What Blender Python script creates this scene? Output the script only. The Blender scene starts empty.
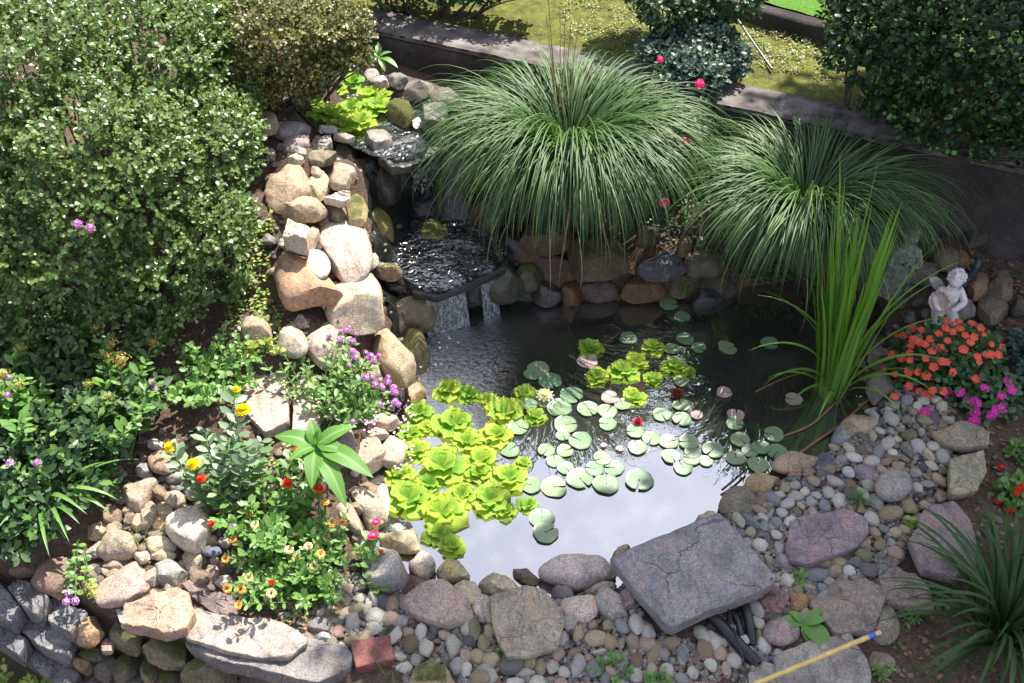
import bpy, math, random
import numpy as np
from mathutils import Vector, Matrix, noise as mnoise

# ------------------------------------------------------------------ camera
scene = bpy.context.scene
PITCH = math.radians(42.0); CAMH = 4.0; LENS = 35.0
cam_d = bpy.data.cameras.new('camera'); cam = bpy.data.objects.new('camera', cam_d)
scene.collection.objects.link(cam)
cam.location = (0, 0, CAMH); cam.rotation_euler = (math.pi/2-PITCH, 0, 0)
cam_d.lens = LENS; cam_d.sensor_width = 36; cam_d.clip_start = .05; cam_d.clip_end = 1500
scene.camera = cam
# ------------------------------------------------------------------ light
SUN_EL = math.radians(58); SUN_AZ = math.radians(33)     # azimuth from +Y towards +X
SUN = Vector((math.sin(SUN_AZ)*math.cos(SUN_EL), math.cos(SUN_AZ)*math.cos(SUN_EL), math.sin(SUN_EL)))
world = bpy.data.worlds.new('World'); scene.world = world; world.use_nodes = True
wt = world.node_tree; wt.nodes.clear()
wo = wt.nodes.new('ShaderNodeOutputWorld'); bg = wt.nodes.new('ShaderNodeBackground')
sky = wt.nodes.new('ShaderNodeTexSky'); sky.sky_type = 'NISHITA'; sky.sun_disc = False
sky.sun_elevation = SUN_EL; sky.sun_rotation = SUN_AZ; sky.dust_density = 2.0
tc = wt.nodes.new('ShaderNodeTexCoord'); nz = wt.nodes.new('ShaderNodeTexNoise')
nz.inputs['Scale'].default_value = 1.6; nz.inputs['Detail'].default_value = 5; nz.inputs['Roughness'].default_value = .5
rmp = wt.nodes.new('ShaderNodeValToRGB'); rmp.color_ramp.elements[0].position = .30; rmp.color_ramp.elements[1].position = .62
rmp.color_ramp.elements[0].color = (.6,.6,.6,1)
mx = wt.nodes.new('ShaderNodeMix'); mx.data_type = 'RGBA'
mx.inputs['B'].default_value = (9.7, 10.2, 12.9, 1)
wt.links.new(tc.outputs['Generated'], nz.inputs['Vector']); wt.links.new(nz.outputs['Fac'], rmp.inputs['Fac'])
# brightness added to the unseen sky, only in the direction the pond mirrors
vm = wt.nodes.new('ShaderNodeVectorMath'); vm.operation = 'DOT_PRODUCT'; vm.inputs[1].default_value = (.08, .62, .78)
mr_ = wt.nodes.new('ShaderNodeMapRange'); mr_.inputs['From Min'].default_value = .74; mr_.inputs['From Max'].default_value = .93; mr_.inputs['To Min'].default_value = .36; mr_.inputs['To Max'].default_value = 1.
mm_ = wt.nodes.new('ShaderNodeMath'); mm_.operation = 'MULTIPLY'
wt.links.new(tc.outputs['Generated'], vm.inputs[0]); wt.links.new(vm.outputs['Value'], mr_.inputs['Value']); wt.links.new(mr_.outputs[0], mm_.inputs[0]); wt.links.new(rmp.outputs['Color'], mm_.inputs[1])
wt.links.new(mm_.outputs[0], mx.inputs['Factor']); wt.links.new(sky.outputs['Color'], mx.inputs['A'])
wt.links.new(mx.outputs['Result'], bg.inputs['Color']); bg.inputs['Strength'].default_value = .082
wt.links.new(bg.outputs['Background'], wo.inputs['Surface'])
sl = bpy.data.lights.new('sun', 'SUN'); sl.energy = 5.0; sl.angle = math.radians(.5); sl.color = (1, .95, .875)
so = bpy.data.objects.new('sun', sl); scene.collection.objects.link(so)
so.rotation_euler = SUN.to_track_quat('Z', 'Y').to_euler()
vs = scene.view_settings; vs.view_transform = 'Standard'; vs.look = 'None'; vs.gamma = 1; vs.exposure = 1.34
scene.cycles.max_bounces = 8; scene.cycles.transparent_max_bounces = 12; scene.cycles.use_denoising = True

# ------------------------------------------------------------------ pixel <-> place
FPX = 1024*LENS/36; CP, SP = math.cos(PITCH), math.sin(PITCH)
def W(px, py, z=0.):
    u = (px-512)/FPX; v = (341.5-py)/FPX
    d = (u, CP+v*SP, -SP+v*CP)
    t = (z-CAMH)/d[2]
    return Vector((d[0]*t, d[1]*t, z))
def ppm(p):      # pixels per metre at a point
    return FPX/(p[1]*CP-(p[2]-CAMH)*SP)
col = scene.collection
def link(o, parent=None):
    col.objects.link(o)
    if parent is not None: o.parent = parent
    return o
def tag(o, label=None, cat=None, group=None, kind=None):
    if label: o['label'] = label
    if cat: o['category'] = cat
    if group: o['group'] = group
    if kind: o['kind'] = kind
    return o
def empty(name, loc):
    o = bpy.data.objects.new(name, None); col.objects.link(o); o.location = loc; o.empty_display_size = .05
    return o

class MB:
    """collects faces of one mesh"""
    def __init__(s): s.V=[]; s.F=[]; s.U=[]; s.M=[]; s.n=0
    def add(s, V, F, U=None, m=0):
        V = np.asarray(V, float).reshape(-1,3)
        for f in (F if isinstance(F, list) and len(F) and isinstance(F[0], np.ndarray) and F[0].ndim==2 else [np.asarray(F)]):
            s.F.append(f+s.n); s.M.append(np.full(len(f), m))
        s.V.append(V); s.U.append(np.zeros((len(V),2)) if U is None else np.asarray(U, float)); s.n += len(V)
    def mesh(s, name, mats, smooth=True):
        me = bpy.data.meshes.new(name)
        V = np.concatenate(s.V); U = np.concatenate(s.U)
        tot = np.concatenate([np.full(len(f), f.shape[1]) for f in s.F]); li = np.concatenate([f.ravel() for f in s.F])
        me.vertices.add(len(V)); me.vertices.foreach_set('co', V.astype(np.float32).ravel())
        me.loops.add(len(li)); me.loops.foreach_set('vertex_index', li.astype(np.int32))
        me.polygons.add(len(tot)); me.polygons.foreach_set('loop_start', np.concatenate([[0], np.cumsum(tot)[:-1]]).astype(np.int32))
        me.polygons.foreach_set('loop_total', tot.astype(np.int32))
        for m in mats: me.materials.append(m)
        me.polygons.foreach_set('material_index', np.concatenate(s.M).astype(np.int32))
        me.polygons.foreach_set('use_smooth', np.full(len(tot), smooth))
        uv = me.uv_layers.new(name='UVMap'); uv.data.foreach_set('uv', U[li].astype(np.float32).ravel())
        me.update(calc_edges=True)
        return me
    def build(s, name, mats, parent=None, smooth=True):
        if not isinstance(mats, (list, tuple)): mats = [mats]
        o = bpy.data.objects.new(name, s.mesh(name, mats, smooth)); link(o, parent); return o
def grid_faces(nu, nv, closed=False):
    i = np.arange(nu-1)[:,None]; nn = nv if closed else nv-1; j = np.arange(nn)[None,:]; j2 = (j+1) % nv
    return np.stack([i*nv+j+0*i, i*nv+j2+0*i, (i+1)*nv+j2, (i+1)*nv+j], -1).reshape(-1,4)

# ------------------------------------------------------------------ materials
def newmat(name):
    m = bpy.data.materials.new(name); m.use_nodes = True; t = m.node_tree; t.nodes.clear()
    return m, t, (lambda k, **kw: _node(t, k, kw))
def _node(t, k, kw):
    n = t.nodes.new('ShaderNode'+k)
    for a, v in kw.items():
        if a.startswith('_'): n.inputs[a[1:].replace('_', ' ')].default_value = v
        else: setattr(n, a, v)
    return n
def ramp(t, fac, stops):
    r = t.nodes.new('ShaderNodeValToRGB'); e = r.color_ramp.elements
    while len(e) < len(stops): e.new(.5)
    for i, (p, c) in enumerate(stops): e[i].position = p; e[i].color = (*c, 1) if len(c) == 3 else c
    t.links.new(fac, r.inputs['Fac']); return r.outputs['Color']
def mixc(t, fac, a, b, mode='MIX'):
    n = t.nodes.new('ShaderNodeMix'); n.data_type = 'RGBA'; n.blend_type = mode; n.clamp_factor = True
    for s, v in (('Factor', fac), ('A', a), ('B', b)):
        if hasattr(v, 'links'): t.links.new(v, n.inputs[s])
        else: n.inputs[s].default_value = v if s == 'Factor' else ((*v, 1) if len(v) == 3 else v)
    return n.outputs['Result']

def stone_mat(name, rough=.82, moss=0., wet=False, layered=False, spec=.3, cracks=False):
    m, t, N = newmat(name); L = t.links.new
    out = N('OutputMaterial'); b = N('BsdfPrincipled'); oi = N('ObjectInfo'); c = N('TexCoord')
    mp = N('Mapping'); L(c.outputs['Object'], mp.inputs['Vector'])
    cmb = N('CombineXYZ'); mul = N('Math', operation='MULTIPLY'); mul.inputs[1].default_value = 37.
    L(oi.outputs['Random'], mul.inputs[0]); 
    for k in 'XYZ': L(mul.outputs[0], cmb.inputs[k])
    L(cmb.outputs[0], mp.inputs['Location'])
    if layered: mp.inputs['Scale'].default_value = (1, 1, 5)
    n1 = N('TexNoise', _Scale=7., _Detail=6., _Roughness=.6); n2 = N('TexNoise', _Scale=60., _Detail=6., _Roughness=.78)
    n3 = N('TexNoise', _Scale=160., _Detail=2.); n4 = N('TexNoise', _Scale=14., _Detail=8., _Roughness=.65, _Distortion=.8)
    for n in (n1, n2, n3, n4): L(mp.outputs[0], n.inputs['Vector'])
    base = oi.outputs['Color']
    v1 = ramp(t, n1.outputs['Fac'], [(.3, (.62,.60,.58)), (.5, (1,1,1)), (.72, (1.35,1.28,1.18))])
    a = mixc(t, 1., base, v1, 'MULTIPLY')
    v2 = ramp(t, n2.outputs['Fac'], [(.35, (.6,.6,.62)), (.5, (1,1,1)), (.66, (1.3,1.3,1.3))])
    a = mixc(t, .75, a, v2, 'MULTIPLY')
    st = ramp(t, n4.outputs['Fac'], [(.52, (0,0,0)), (.66, (1,1,1))])
    a = mixc(t, mixc(t, .45, (0,0,0), st), a, mixc(t, 1., a, (1.25,.82,.52), 'MULTIPLY'))
    if layered or True:
        # mineral veins / foliation lines
        wv = N('TexWave', _Scale=5. if layered else 3., _Distortion=9., _Detail=4., _Detail_Scale=2.5); L(mp.outputs[0], wv.inputs['Vector'])
        vv = ramp(t, wv.outputs['Color'], [(.0, (1,1,1)), (.82, (1,1,1)), (1., (.6,.6,.62))])
        a = mixc(t, .5, a, vv, 'MULTIPLY')
    sp = ramp(t, n3.outputs['Fac'], [(.36, (.45,.45,.45)), (.46, (1,1,1)), (.6, (1,1,1)), (.72, (1.7,1.7,1.7))])
    a = mixc(t, .8, a, sp, 'MULTIPLY')
    if moss:
        g = N('NewGeometry'); sx = N('SeparateXYZ'); L(g.outputs['Normal'], sx.inputs[0])
        nm = N('TexNoise', _Scale=9., _Detail=6., _Roughness=.7); L(mp.outputs[0], nm.inputs['Vector'])
        ad = N('Math', operation='ADD'); L(sx.outputs['Z'], ad.inputs[0]); L(nm.outputs['Fac'], ad.inputs[1])
        mk = ramp(t, ad.outputs[0], [(.0,(0,0,0)), (1.08-.3*moss, (0,0,0)), (1.3-.35*moss, (moss,)*3)]) if False else None
        mr = N('MapRange'); mr.inputs['From Min'].default_value = 1.42-.62*moss; mr.inputs['From Max'].default_value = 1.85-.6*moss
        L(ad.outputs[0], mr.inputs['Value'])
        mg = mixc(t, n2.outputs['Fac'], (.028,.036,.006), (.10,.105,.02))
        a = mixc(t, mr.outputs[0], a, mg)
    hh = n4.outputs['Fac']
    if cracks:
        nd = N('TexNoise', _Scale=5., _Detail=5., _Roughness=.6); L(mp.outputs[0], nd.inputs['Vector'])
        va = N('VectorMath', operation='MULTIPLY_ADD'); va.inputs[1].default_value = (.16,.16,.16); L(nd.outputs['Color'], va.inputs[0]); L(mp.outputs[0], va.inputs[2])
        vo = N('TexVoronoi', feature='DISTANCE_TO_EDGE', _Scale=2.6); L(va.outputs[0], vo.inputs['Vector'])
        nb = N('TexNoise', _Scale=3.5, _Detail=2.); L(mp.outputs[0], nb.inputs['Vector'])
        ck = ramp(t, vo.outputs['Distance'], [(.0, (0,0,0)), (.007, (1,1,1))]); ck = mixc(t, ramp(t, nb.outputs['Fac'], [(.48, (1,1,1)), (.56, (0,0,0))]), ck, (1,1,1))
        a = mixc(t, 1., a, mixc(t, ck, (.8,.78,.77), (1,1,1)), 'MULTIPLY')
        m6 = N('Math', operation='MULTIPLY'); L(n4.outputs['Fac'], m6.inputs[0]); sc_ = N('MapRange'); sc_.inputs['To Min'].default_value = -.25; L(ck, sc_.inputs['Value']); sm = N('Math', operation='ADD'); L(n4.outputs['Fac'], sm.inputs[0]); L(sc_.outputs[0], sm.inputs[1]); hh = sm.outputs[0]
    L(a, b.inputs['Base Color'])
    b.inputs['Roughness'].default_value = rough; b.inputs['Specular IOR Level'].default_value = spec
    if wet:
        rr = ramp(t, n4.outputs['Fac'], [(.4, (.12,)*3), (.6, (.4,)*3)]); L(rr, b.inputs['Roughness']); b.inputs['Specular IOR Level'].default_value = .6
    bm = N('Bump', _Strength=.8, _Distance=.014); ad2 = N('Math', operation='ADD'); ad3 = N('Math', operation='MULTIPLY_ADD')
    ad3.inputs[1].default_value = .35
    L(n2.outputs['Fac'], ad3.inputs[0]); L(hh, ad3.inputs[2]); L(ad3.outputs[0], bm.inputs['Height'])
    L(bm.outputs[0], b.inputs['Normal']); L(b.outputs[0], out.inputs[0]); return m
ST = stone_mat('stone_dry'); STL = stone_mat('stone_layered', layered=True, cracks=True); STC = stone_mat('stone_cracked', cracks=True); STM = stone_mat('stone_mossy', moss=.55, rough=.8)
STMM = stone_mat('stone_thick_moss', moss=1., rough=.85); STW = stone_mat('stone_wet', wet=True); STWM = stone_mat('stone_wet_mossy', wet=True, moss=.6)
PEB = stone_mat('pebble_stone', rough=.6, spec=.35)
MATS = {'d': ST, 'l': STL, 'm': STM, 'M': STMM, 'w': STW, 'W': STWM, 'p': PEB, 'c': STC}

def leaf_mat(name, c1, c2, rough=.42, trans=.35, c3=None, spec=.5, stripe=None, ribs=0, tip=None, objvar=False):
    m, t, N = newmat(name); L = t.links.new
    out = N('OutputMaterial'); b = N('BsdfPrincipled'); g = N('NewGeometry'); tr = N('BsdfTranslucent')
    stops = [(0, c1), (1, c2)] if c3 is None else [(0, c1), (.72, c2), (1, c3)]
    a = ramp(t, g.outputs['Random Per Island'], stops)
    tcn = N('TexCoord'); uvx = N('SeparateXYZ'); L(tcn.outputs['UV'], uvx.inputs[0])
    if stripe:
        s = ramp(t, uvx.outputs['X'], [(.38, (0,0,0)), (.46, (1,1,1)), (.54, (1,1,1)), (.62, (0,0,0))]); a = mixc(t, s, a, stripe)
    if tip:
        s = ramp(t, uvx.outputs['Y'], [(.45, (0,0,0)), (1., (1,1,1))]); a = mixc(t, s, a, tip)
    if objvar:
        oi = N('ObjectInfo'); a = mixc(t, 1., a, ramp(t, oi.outputs['Random'], [(0, (.75,.9,.8)), (1, (1.25,1.1,1.0))]), 'MULTIPLY')
        nn = N('TexNoise', _Scale=18., _Detail=3.); L(tcn.outputs['Object'], nn.inputs['Vector'])
        a = mixc(t, 1., a, ramp(t, nn.outputs['Fac'], [(.35,(.8,.86,.8)), (.65,(1.15,1.1,1.1))]), 'MULTIPLY')
    L(a, b.inputs['Base Color']); L(mixc(t, 1., a, (1.5,1.6,.7), 'MULTIPLY'), tr.inputs['Color'])
    b.inputs['Roughness'].default_value = rough; b.inputs['Specular IOR Level'].default_value = spec
    mxs = N('MixShader'); mxs.inputs[0].default_value = trans
    if ribs:
        wv = N('TexWave', wave_type='BANDS', bands_direction='X', _Scale=ribs, _Distortion=.3); L(tcn.outputs['UV'], wv.inputs['Vector'])
        bm = N('Bump', _Strength=.5, _Distance=.006); L(wv.outputs['Fac'], bm.inputs['Height']); L(bm.outputs[0], b.inputs['Normal'])
    L(b.outputs[0], mxs.inputs[1]); L(tr.outputs[0], mxs.inputs[2]); L(mxs.outputs[0], out.inputs[0]); return m
def plain(name, c, rough=.6, spec=.4, bump=0, bscale=40, var=.25, metal=0, trans=0):
    m, t, N = newmat(name); L = t.links.new
    out = N('OutputMaterial'); b = N('BsdfPrincipled'); tcn = N('TexCoord'); n = N('TexNoise', _Scale=bscale, _Detail=5.)
    L(tcn.outputs['Object'], n.inputs['Vector'])
    a = mixc(t, 1., c, ramp(t, n.outputs['Fac'], [(.3, (1-var,)*3), (.7, (1+var,)*3)]), 'MULTIPLY')
    L(a, b.inputs['Base Color']); b.inputs['Roughness'].default_value = rough; b.inputs['Specular IOR Level'].default_value = spec; b.inputs['Metallic'].default_value = metal
    if bump: bm = N('Bump', _Strength=bump, _Distance=.01); L(n.outputs['Fac'], bm.inputs['Height']); L(bm.outputs[0], b.inputs['Normal'])
    if trans:
        tr = N('BsdfTranslucent'); L(a, tr.inputs['Color']); ms = N('MixShader'); ms.inputs[0].default_value = trans
        L(b.outputs[0], ms.inputs[1]); L(tr.outputs[0], ms.inputs[2]); L(ms.outputs[0], out.inputs[0])
    else: L(b.outputs[0], out.inputs[0])
    return m

# ------------------------------------------------------------------ terrain
POND = [(425,332),(412,350),(418,372),(402,398),(396,430),(380,470),(380,520),(384,552),(436,568),(500,580),(545,590),(600,580),(640,565),(700,525),(722,500),(762,478),(800,462),(835,436),(868,402),(880,360),(872,300),(820,280),(760,290),(700,302),(640,305),(560,305),(500,305),(455,318)]
POND_W = np.array([W(*p, 0)[:2] for p in POND])
CTRL = [(300,700,.03),(400,690,.05),(600,700,.05),(800,700,.04),(1000,700,-.03),(950,610,-.02),(1000,500,-.02),(1040,430,.0),(850,560,.05),(800,500,.06),(890,450,.07),(910,400,.10),(960,390,.08),(980,330,.18),(915,300,.2),(890,250,.27),(960,300,.22),(1000,270,.28),(1100,330,.25),(960,225,.36),(1060,260,.36),(880,330,.08),(885,370,.06),
 (780,262,.25),(740,250,.32),(650,240,.38),(560,238,.4),(510,235,.42),(620,170,.45),(720,210,.42),(800,190,.42),(850,205,.40),(500,140,.5),(600,120,.5),(700,140,.48),(800,150,.45),(900,160,.42),(560,275,.1),(640,285,.06),(730,278,.06),(500,285,.1),
 (395,410,.10),(378,450,.10),(370,500,.08),(380,560,.06),(330,600,.06),(400,600,.05),(500,610,.05),(600,600,.06),(700,600,.06),(300,580,.10),(330,520,.12),(310,440,.25),(270,400,.3),(225,400,.38),(250,330,.5),(300,320,.5),(350,320,.42),(385,300,.3),(400,300,.15),(420,335,.02),(385,350,.2),(360,380,.2),
 (350,260,.62),(300,240,.72),(370,240,.5),(385,215,.5),(270,200,.82),(340,200,.75),(345,160,.88),(300,150,.95),(370,160,.75),(270,110,1.0),(320,80,.95),(400,80,.92),(440,100,.88),(450,150,.75),(350,105,.66),(400,125,.7),(330,95,.7),
 (400,200,.25),(440,210,.25),(430,245,.22),(470,240,.25),(410,260,.24),(450,275,.15),(480,215,.42),(500,200,.45),(425,180,.4),(460,170,.5),(440,310,.0),(470,300,.0),
 (100,330,.5),(0,330,.5),(180,360,.42),(160,250,.65),(0,200,.75),(100,150,.85),(0,50,1.0),(200,60,1.05),(250,20,1.1),(-150,100,.9),(-150,300,.6),(-150,480,.3),
 (180,430,.3),(100,440,.3),(0,440,.33),(-100,560,.15),(140,500,.18),(60,500,.24),(0,540,.2),(210,520,.16),(100,560,.1),(180,570,.08),(60,585,.1),(250,610,.07),(300,650,.05)]
CP_ = np.array([tuple(W(x, y, z)) for x, y, z in CTRL])
def poly_sd(P, poly):
    """signed distance to a polygon, negative inside; P (n,2)"""
    P = np.atleast_2d(P); a = poly; b = np.roll(poly, -1, 0); d = np.full(len(P), 1e9); ins = np.zeros(len(P), bool)
    for i in range(len(a)):
        e = b[i]-a[i]; w = P-a[i]; t = np.clip((w@e)/(e@e), 0, 1); q = w-t[:,None]*e
        d = np.minimum(d, np.hypot(q[:,0], q[:,1]))
        c = ((a[i,1] > P[:,1]) != (b[i,1] > P[:,1]))
        xx = a[i,0]+(P[:,1]-a[i,1])*(e[0])/(e[1] if abs(e[1]) > 1e-12 else 1e-12)
        ins ^= c & (P[:,0] < xx)
    return np.where(ins, -d, d)
# garden wall line (front top edge) and dry stone wall line
WALLZ = .92
wa, wb = W(380, 30, WALLZ), W(1024, 168, WALLZ); wdir = (wb-wa).normalized(); wn = Vector((-wdir.y, wdir.x, 0))   # wn points away from camera
LOW = np.array([tuple(W(x, y, z)[:2]) for x, y, z in [(-120,545,.12),(0,560,.12),(60,574,.10),(90,596,.09),(125,612,.08),(190,628,.07),(240,650,.06),(330,664,.04),(350,690,.02),(430,760,.02),(430,1400,0),(-900,1400,0),(-900,560,.1)]])
def sstep(x, a, b):
    t = np.clip((x-a)/(b-a), 0, 1); return t*t*(3-2*t)
def terr(P):
    P = np.atleast_2d(np.asarray(P, float))[:, :2]
    num = np.zeros(len(P)); den = np.zeros(len(P))
    for c in CP_:
        w = 1./(((P[:,0]-c[0])**2+(P[:,1]-c[1])**2)+.004)**1.7
        num += w*c[2]; den += w
    z = num/den
    d = poly_sd(P, POND_W)
    z = np.where(d < 0, -.12-.5*sstep(-d, 0., .55), z*sstep(d, -.0, .12)+(-.12)*(1-sstep(d, 0., .12)))
    lo = poly_sd(P, LOW); z = np.where(lo < 0, z*(1-sstep(-lo, .0, .10))-.62*sstep(-lo, .0, .10), z)
    bw = (P[:,0]-wa.x)*wn.x+(P[:,1]-wa.y)*wn.y
    zb = .80+.05*np.clip(bw, 0, 12)
    s = sstep(bw, .08, .26); z = z*(1-s)+zb*s
    # far from the garden everything settles to level ground
    r = np.hypot(P[:,0], P[:,1]-5); k = sstep(r, 9, 30); z = z*(1-k)+np.where(P[:,1] > 5, .9, -.62)*k
    return z
def T1(x, y): return float(terr([[x, y]])[0])
def G(px, py, dz=0.):
    z = .1
    for _ in range(14):
        p = W(px, py, z); z2 = T1(p.x, p.y)+dz; z = z*.45+z2*.55
    return W(px, py, z)

rs = np.random.RandomState(7)
def dense(a, b, s, far):
    c = list(np.arange(a, b+1e-6, s)); e1 = []; e2 = []; d = s; x, y = a, b
    while y < far: d *= 1.35; y += d; e2.append(y); x -= d; e1.append(x)
    return np.array(e1[::-1]+c+e2)
gx = dense(-3.6, 3.8, .035, 300); gy = dense(1.6, 8.2, .035, 300)
X, Y = np.meshgrid(gx, gy, indexing='ij'); P = np.stack([X.ravel(), Y.ravel()], 1); Zt = terr(P)
_Zr = Zt.reshape(len(gx), len(gy)); _ia, _ja = np.searchsorted(gx, -3.6+1e-4), np.searchsorted(gy, 1.6+1e-4)
_ia = int(np.argmin(abs(gx+3.6))); _ja = int(np.argmin(abs(gy-1.6))); _Z2 = _Zr[_ia:_ia+212, _ja:_ja+189]
def TG(x, y):
    x = np.asarray(x, float); y = np.asarray(y, float)
    u = np.clip((x+3.6)/.035, 0, _Z2.shape[0]-1.001); v = np.clip((y-1.6)/.035, 0, _Z2.shape[1]-1.001); i = u.astype(int); j = v.astype(int); a = u-i; b = v-j
    return (_Z2[i,j]*(1-a)+_Z2[i+1,j]*a)*(1-b)+(_Z2[i,j+1]*(1-a)+_Z2[i+1,j+1]*a)*b
def T1(x, y):
    if -3.55 < x < 3.7 and 1.65 < y < 8.1: return float(TG(x, y))
    return float(terr([[x, y]])[0])
nzv = np.array([mnoise.fractal(Vector((p[0]*5, p[1]*5, 0)), 1, 2, 4) for p in P])
Zt = Zt+.012*nzv*(poly_sd(P, POND_W) > .02)
mb = MB(); mb.add(np.column_stack([P, Zt]), grid_faces(len(gx), len(gy))[:, ::-1])

def soil_mat():
    m, t, N = newmat('soil'); L = t.links.new
    out = N('OutputMaterial'); b = N('BsdfPrincipled'); c = N('TexCoord'); g = N('NewGeometry'); s = N('SeparateXYZ'); L(g.outputs['Position'], s.inputs[0])
    n1 = N('TexNoise', _Scale=3., _Detail=6.); n2 = N('TexNoise', _Scale=60., _Detail=4., _Roughness=.8); v = N('TexVoronoi', _Scale=55.)
    for n in (n1, n2, v): L(c.outputs['Object'], n.inputs['Vector'])
    a = mixc(t, n1.outputs['Fac'], (.055,.035,.024), (.15,.10,.07))
    a = mixc(t, .8, a, ramp(t, n2.outputs['Fac'], [(.3, (.4,.4,.4)), (.5, (1,1,1)), (.68, (1.9,1.8,1.6))]), 'MULTIPLY')
    a = mixc(t, .4, a, ramp(t, v.outputs['Color'], [(.2,(.6,.55,.5)), (.9,(1.8,1.6,1.4))]), 'MULTIPLY')
    uw = N('MapRange'); uw.inputs['From Min'].default_value = -.02; uw.inputs['From Max'].default_value = -.16; L(s.outputs['Z'], uw.inputs['Value'])
    yy = N('Math', operation='GREATER_THAN'); yy.inputs[1].default_value = 2.55; L(s.outputs['Y'], yy.inputs[0])
    mu = N('Math', operation='MULTIPLY'); L(uw.outputs[0], mu.inputs[0]); L(yy.outputs[0], mu.inputs[1])
    a = mixc(t, mu.outputs[0], a, mixc(t, n2.outputs['Fac'], (.02,.022,.008), (.13,.12,.05)))
    L(a, b.inputs['Base Color']); b.inputs['Roughness'].default_value = .95
    bm = N('Bump', _Strength=.8, _Distance=.03); L(n2.outputs['Fac'], bm.inputs['Height']); L(bm.outputs[0], b.inputs['Normal'])
    L(b.outputs[0], out.inputs[0]); return m
SOIL = soil_mat()
tag(mb.build('ground', SOIL), 'brown garden soil sloping down to the pond bed', kind='structure')

# mossy lawn behind the wall
def strip_sheet(name, mat, b0, b1, dz, amp=.01, label=None, kind='structure'):
    us = np.arange(-7, 9, .06); vs_ = np.arange(b0, b1, .06); U, V_ = np.meshgrid(us, vs_, indexing='ij')
    x = wa.x+U*wdir.x+V_*wn.x; y = wa.y+U*wdir.y+V_*wn.y; z = terr(np.stack([x.ravel(), y.ravel()], 1))+dz
    nn = np.array([mnoise.fractal(Vector((a*4, b_*4, 3)), 1, 2, 4) for a, b_ in zip(x.ravel(), y.ravel())])
    m_ = MB(); m_.add(np.column_stack([x.ravel(), y.ravel(), z+amp*(nn+.8)]), grid_faces(len(us), len(vs_))); o = m_.build(name, mat); tag(o, label, kind=kind); return o
def moss_mat():
    m, t, N = newmat('moss'); L = t.links.new
    out = N('OutputMaterial'); b = N('BsdfPrincipled'); c = N('TexCoord')
    n1 = N('TexNoise', _Scale=2.2, _Detail=6., _Roughness=.7); n2 = N('TexNoise', _Scale=70., _Detail=5., _Roughness=.8); n3 = N('TexNoise', _Scale=11., _Detail=5., _Roughness=.7)
    for n in (n1, n2, n3): L(c.outputs['Object'], n.inputs['Vector'])
    a = ramp(t, n3.outputs['Fac'], [(.32, (.08,.055,.02)), (.45, (.13,.14,.02)), (.6, (.2,.22,.03)), (.75, (.3,.28,.05))])
    a = mixc(t, .8, a, ramp(t, n2.outputs['Fac'], [(.3,(.4,.4,.4)), (.52,(1,1,1)), (.7,(1.8,1.7,1.6))]), 'MULTIPLY')
    L(a, b.inputs['Base Color']); b.inputs['Roughness'].default_value = .95
    bm = N('Bump', _Strength=1., _Distance=.03); L(n2.outputs['Fac'], bm.inputs['Height']); L(bm.outputs[0], b.inputs['Normal'])
    L(b.outputs[0], out.inputs[0]); return m
strip_sheet('mossy_lawn', moss_mat(), .30, 4.5, .035, .02, 'yellow green mossy ground behind the concrete wall')

# concrete garden wall
def wall_mat():
    m, t, N = newmat('old_concrete'); L = t.links.new
    out = N('OutputMaterial'); b = N('BsdfPrincipled'); c = N('TexCoord')
    n1 = N('TexNoise', _Scale=1.7, _Detail=7., _Roughness=.65); n2 = N('TexNoise', _Scale=50., _Detail=5., _Roughness=.8)
    for n in (n1, n2): L(c.outputs['Object'], n.inputs['Vector'])
    a = ramp(t, n1.outputs['Fac'], [(.3, (.022,.018,.015)), (.5, (.055,.044,.038)), (.66, (.11,.092,.08)), (.8, (.24,.22,.2))])
    a = mixc(t, .8, a, ramp(t, n2.outputs['Fac'], [(.3,(.45,.45,.45)), (.5,(1,1,1)), (.7,(1.6,1.6,1.6))]), 'MULTIPLY')
    L(a, b.inputs['Base Color']); b.inputs['Roughness'].default_value = .9
    bm = N('Bump', _Strength=.9, _Distance=.02); L(n2.outputs['Fac'], bm.inputs['Height']); L(bm.outputs[0], b.inputs['Normal'])
    L(b.outputs[0], out.inputs[0]); return m
WM = wall_mat()
def long_box(name, p0, p1, n, depth, z0, z1, mat, seg=.05, amp=.006):
    Ln = (p1-p0).length; k = int(Ln/seg); prof = [(0,z0)]+[(0, z0+(z1-z0)*i/8) for i in range(1,8)]+[(0,z1-.02),(.02,z1)]+[(depth*i/5, z1+.0) for i in range(1,5)]+[(depth-.02,z1),(depth,z1-.02),(depth,z0)]
    V = []
    for i in range(k+1):
        q = p0+(p1-p0)*(i/k)
        for a, z in prof:
            v = Vector((q.x+n.x*a, q.y+n.y*a, z)); f = mnoise.fractal(v*3.5, 1, 2, 5)*amp*2.5
            V.append((v.x-n.x*f*.7, v.y-n.y*f*.7, v.z+(f if z > z0 else 0)))
    m_ = MB(); m_.add(V, grid_faces(k+1, len(prof))); return m_.build(name, mat)
w0 = wa-wdir*4.5; w1 = wb+wdir*3
gw = long_box('garden_wall', w0, w1, wn, .30, .15, WALLZ-.035, WM)
COP = plain('worn_sunlit_concrete', (.12,.105,.095), .9, .2, 1., 9, .65)  # worn cap, its colour also lightened so the wall's top edge looks sunlit
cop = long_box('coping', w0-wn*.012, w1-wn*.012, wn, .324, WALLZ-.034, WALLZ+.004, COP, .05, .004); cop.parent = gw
tag(gw, 'long low weathered concrete retaining wall running behind the pond', 'wall')
k0, k1 = W(690, -12, 1.06), W(880, 38, 1.06); kd = (k1-k0).normalized(); kn = Vector((-kd.y, kd.x, 0))
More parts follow.
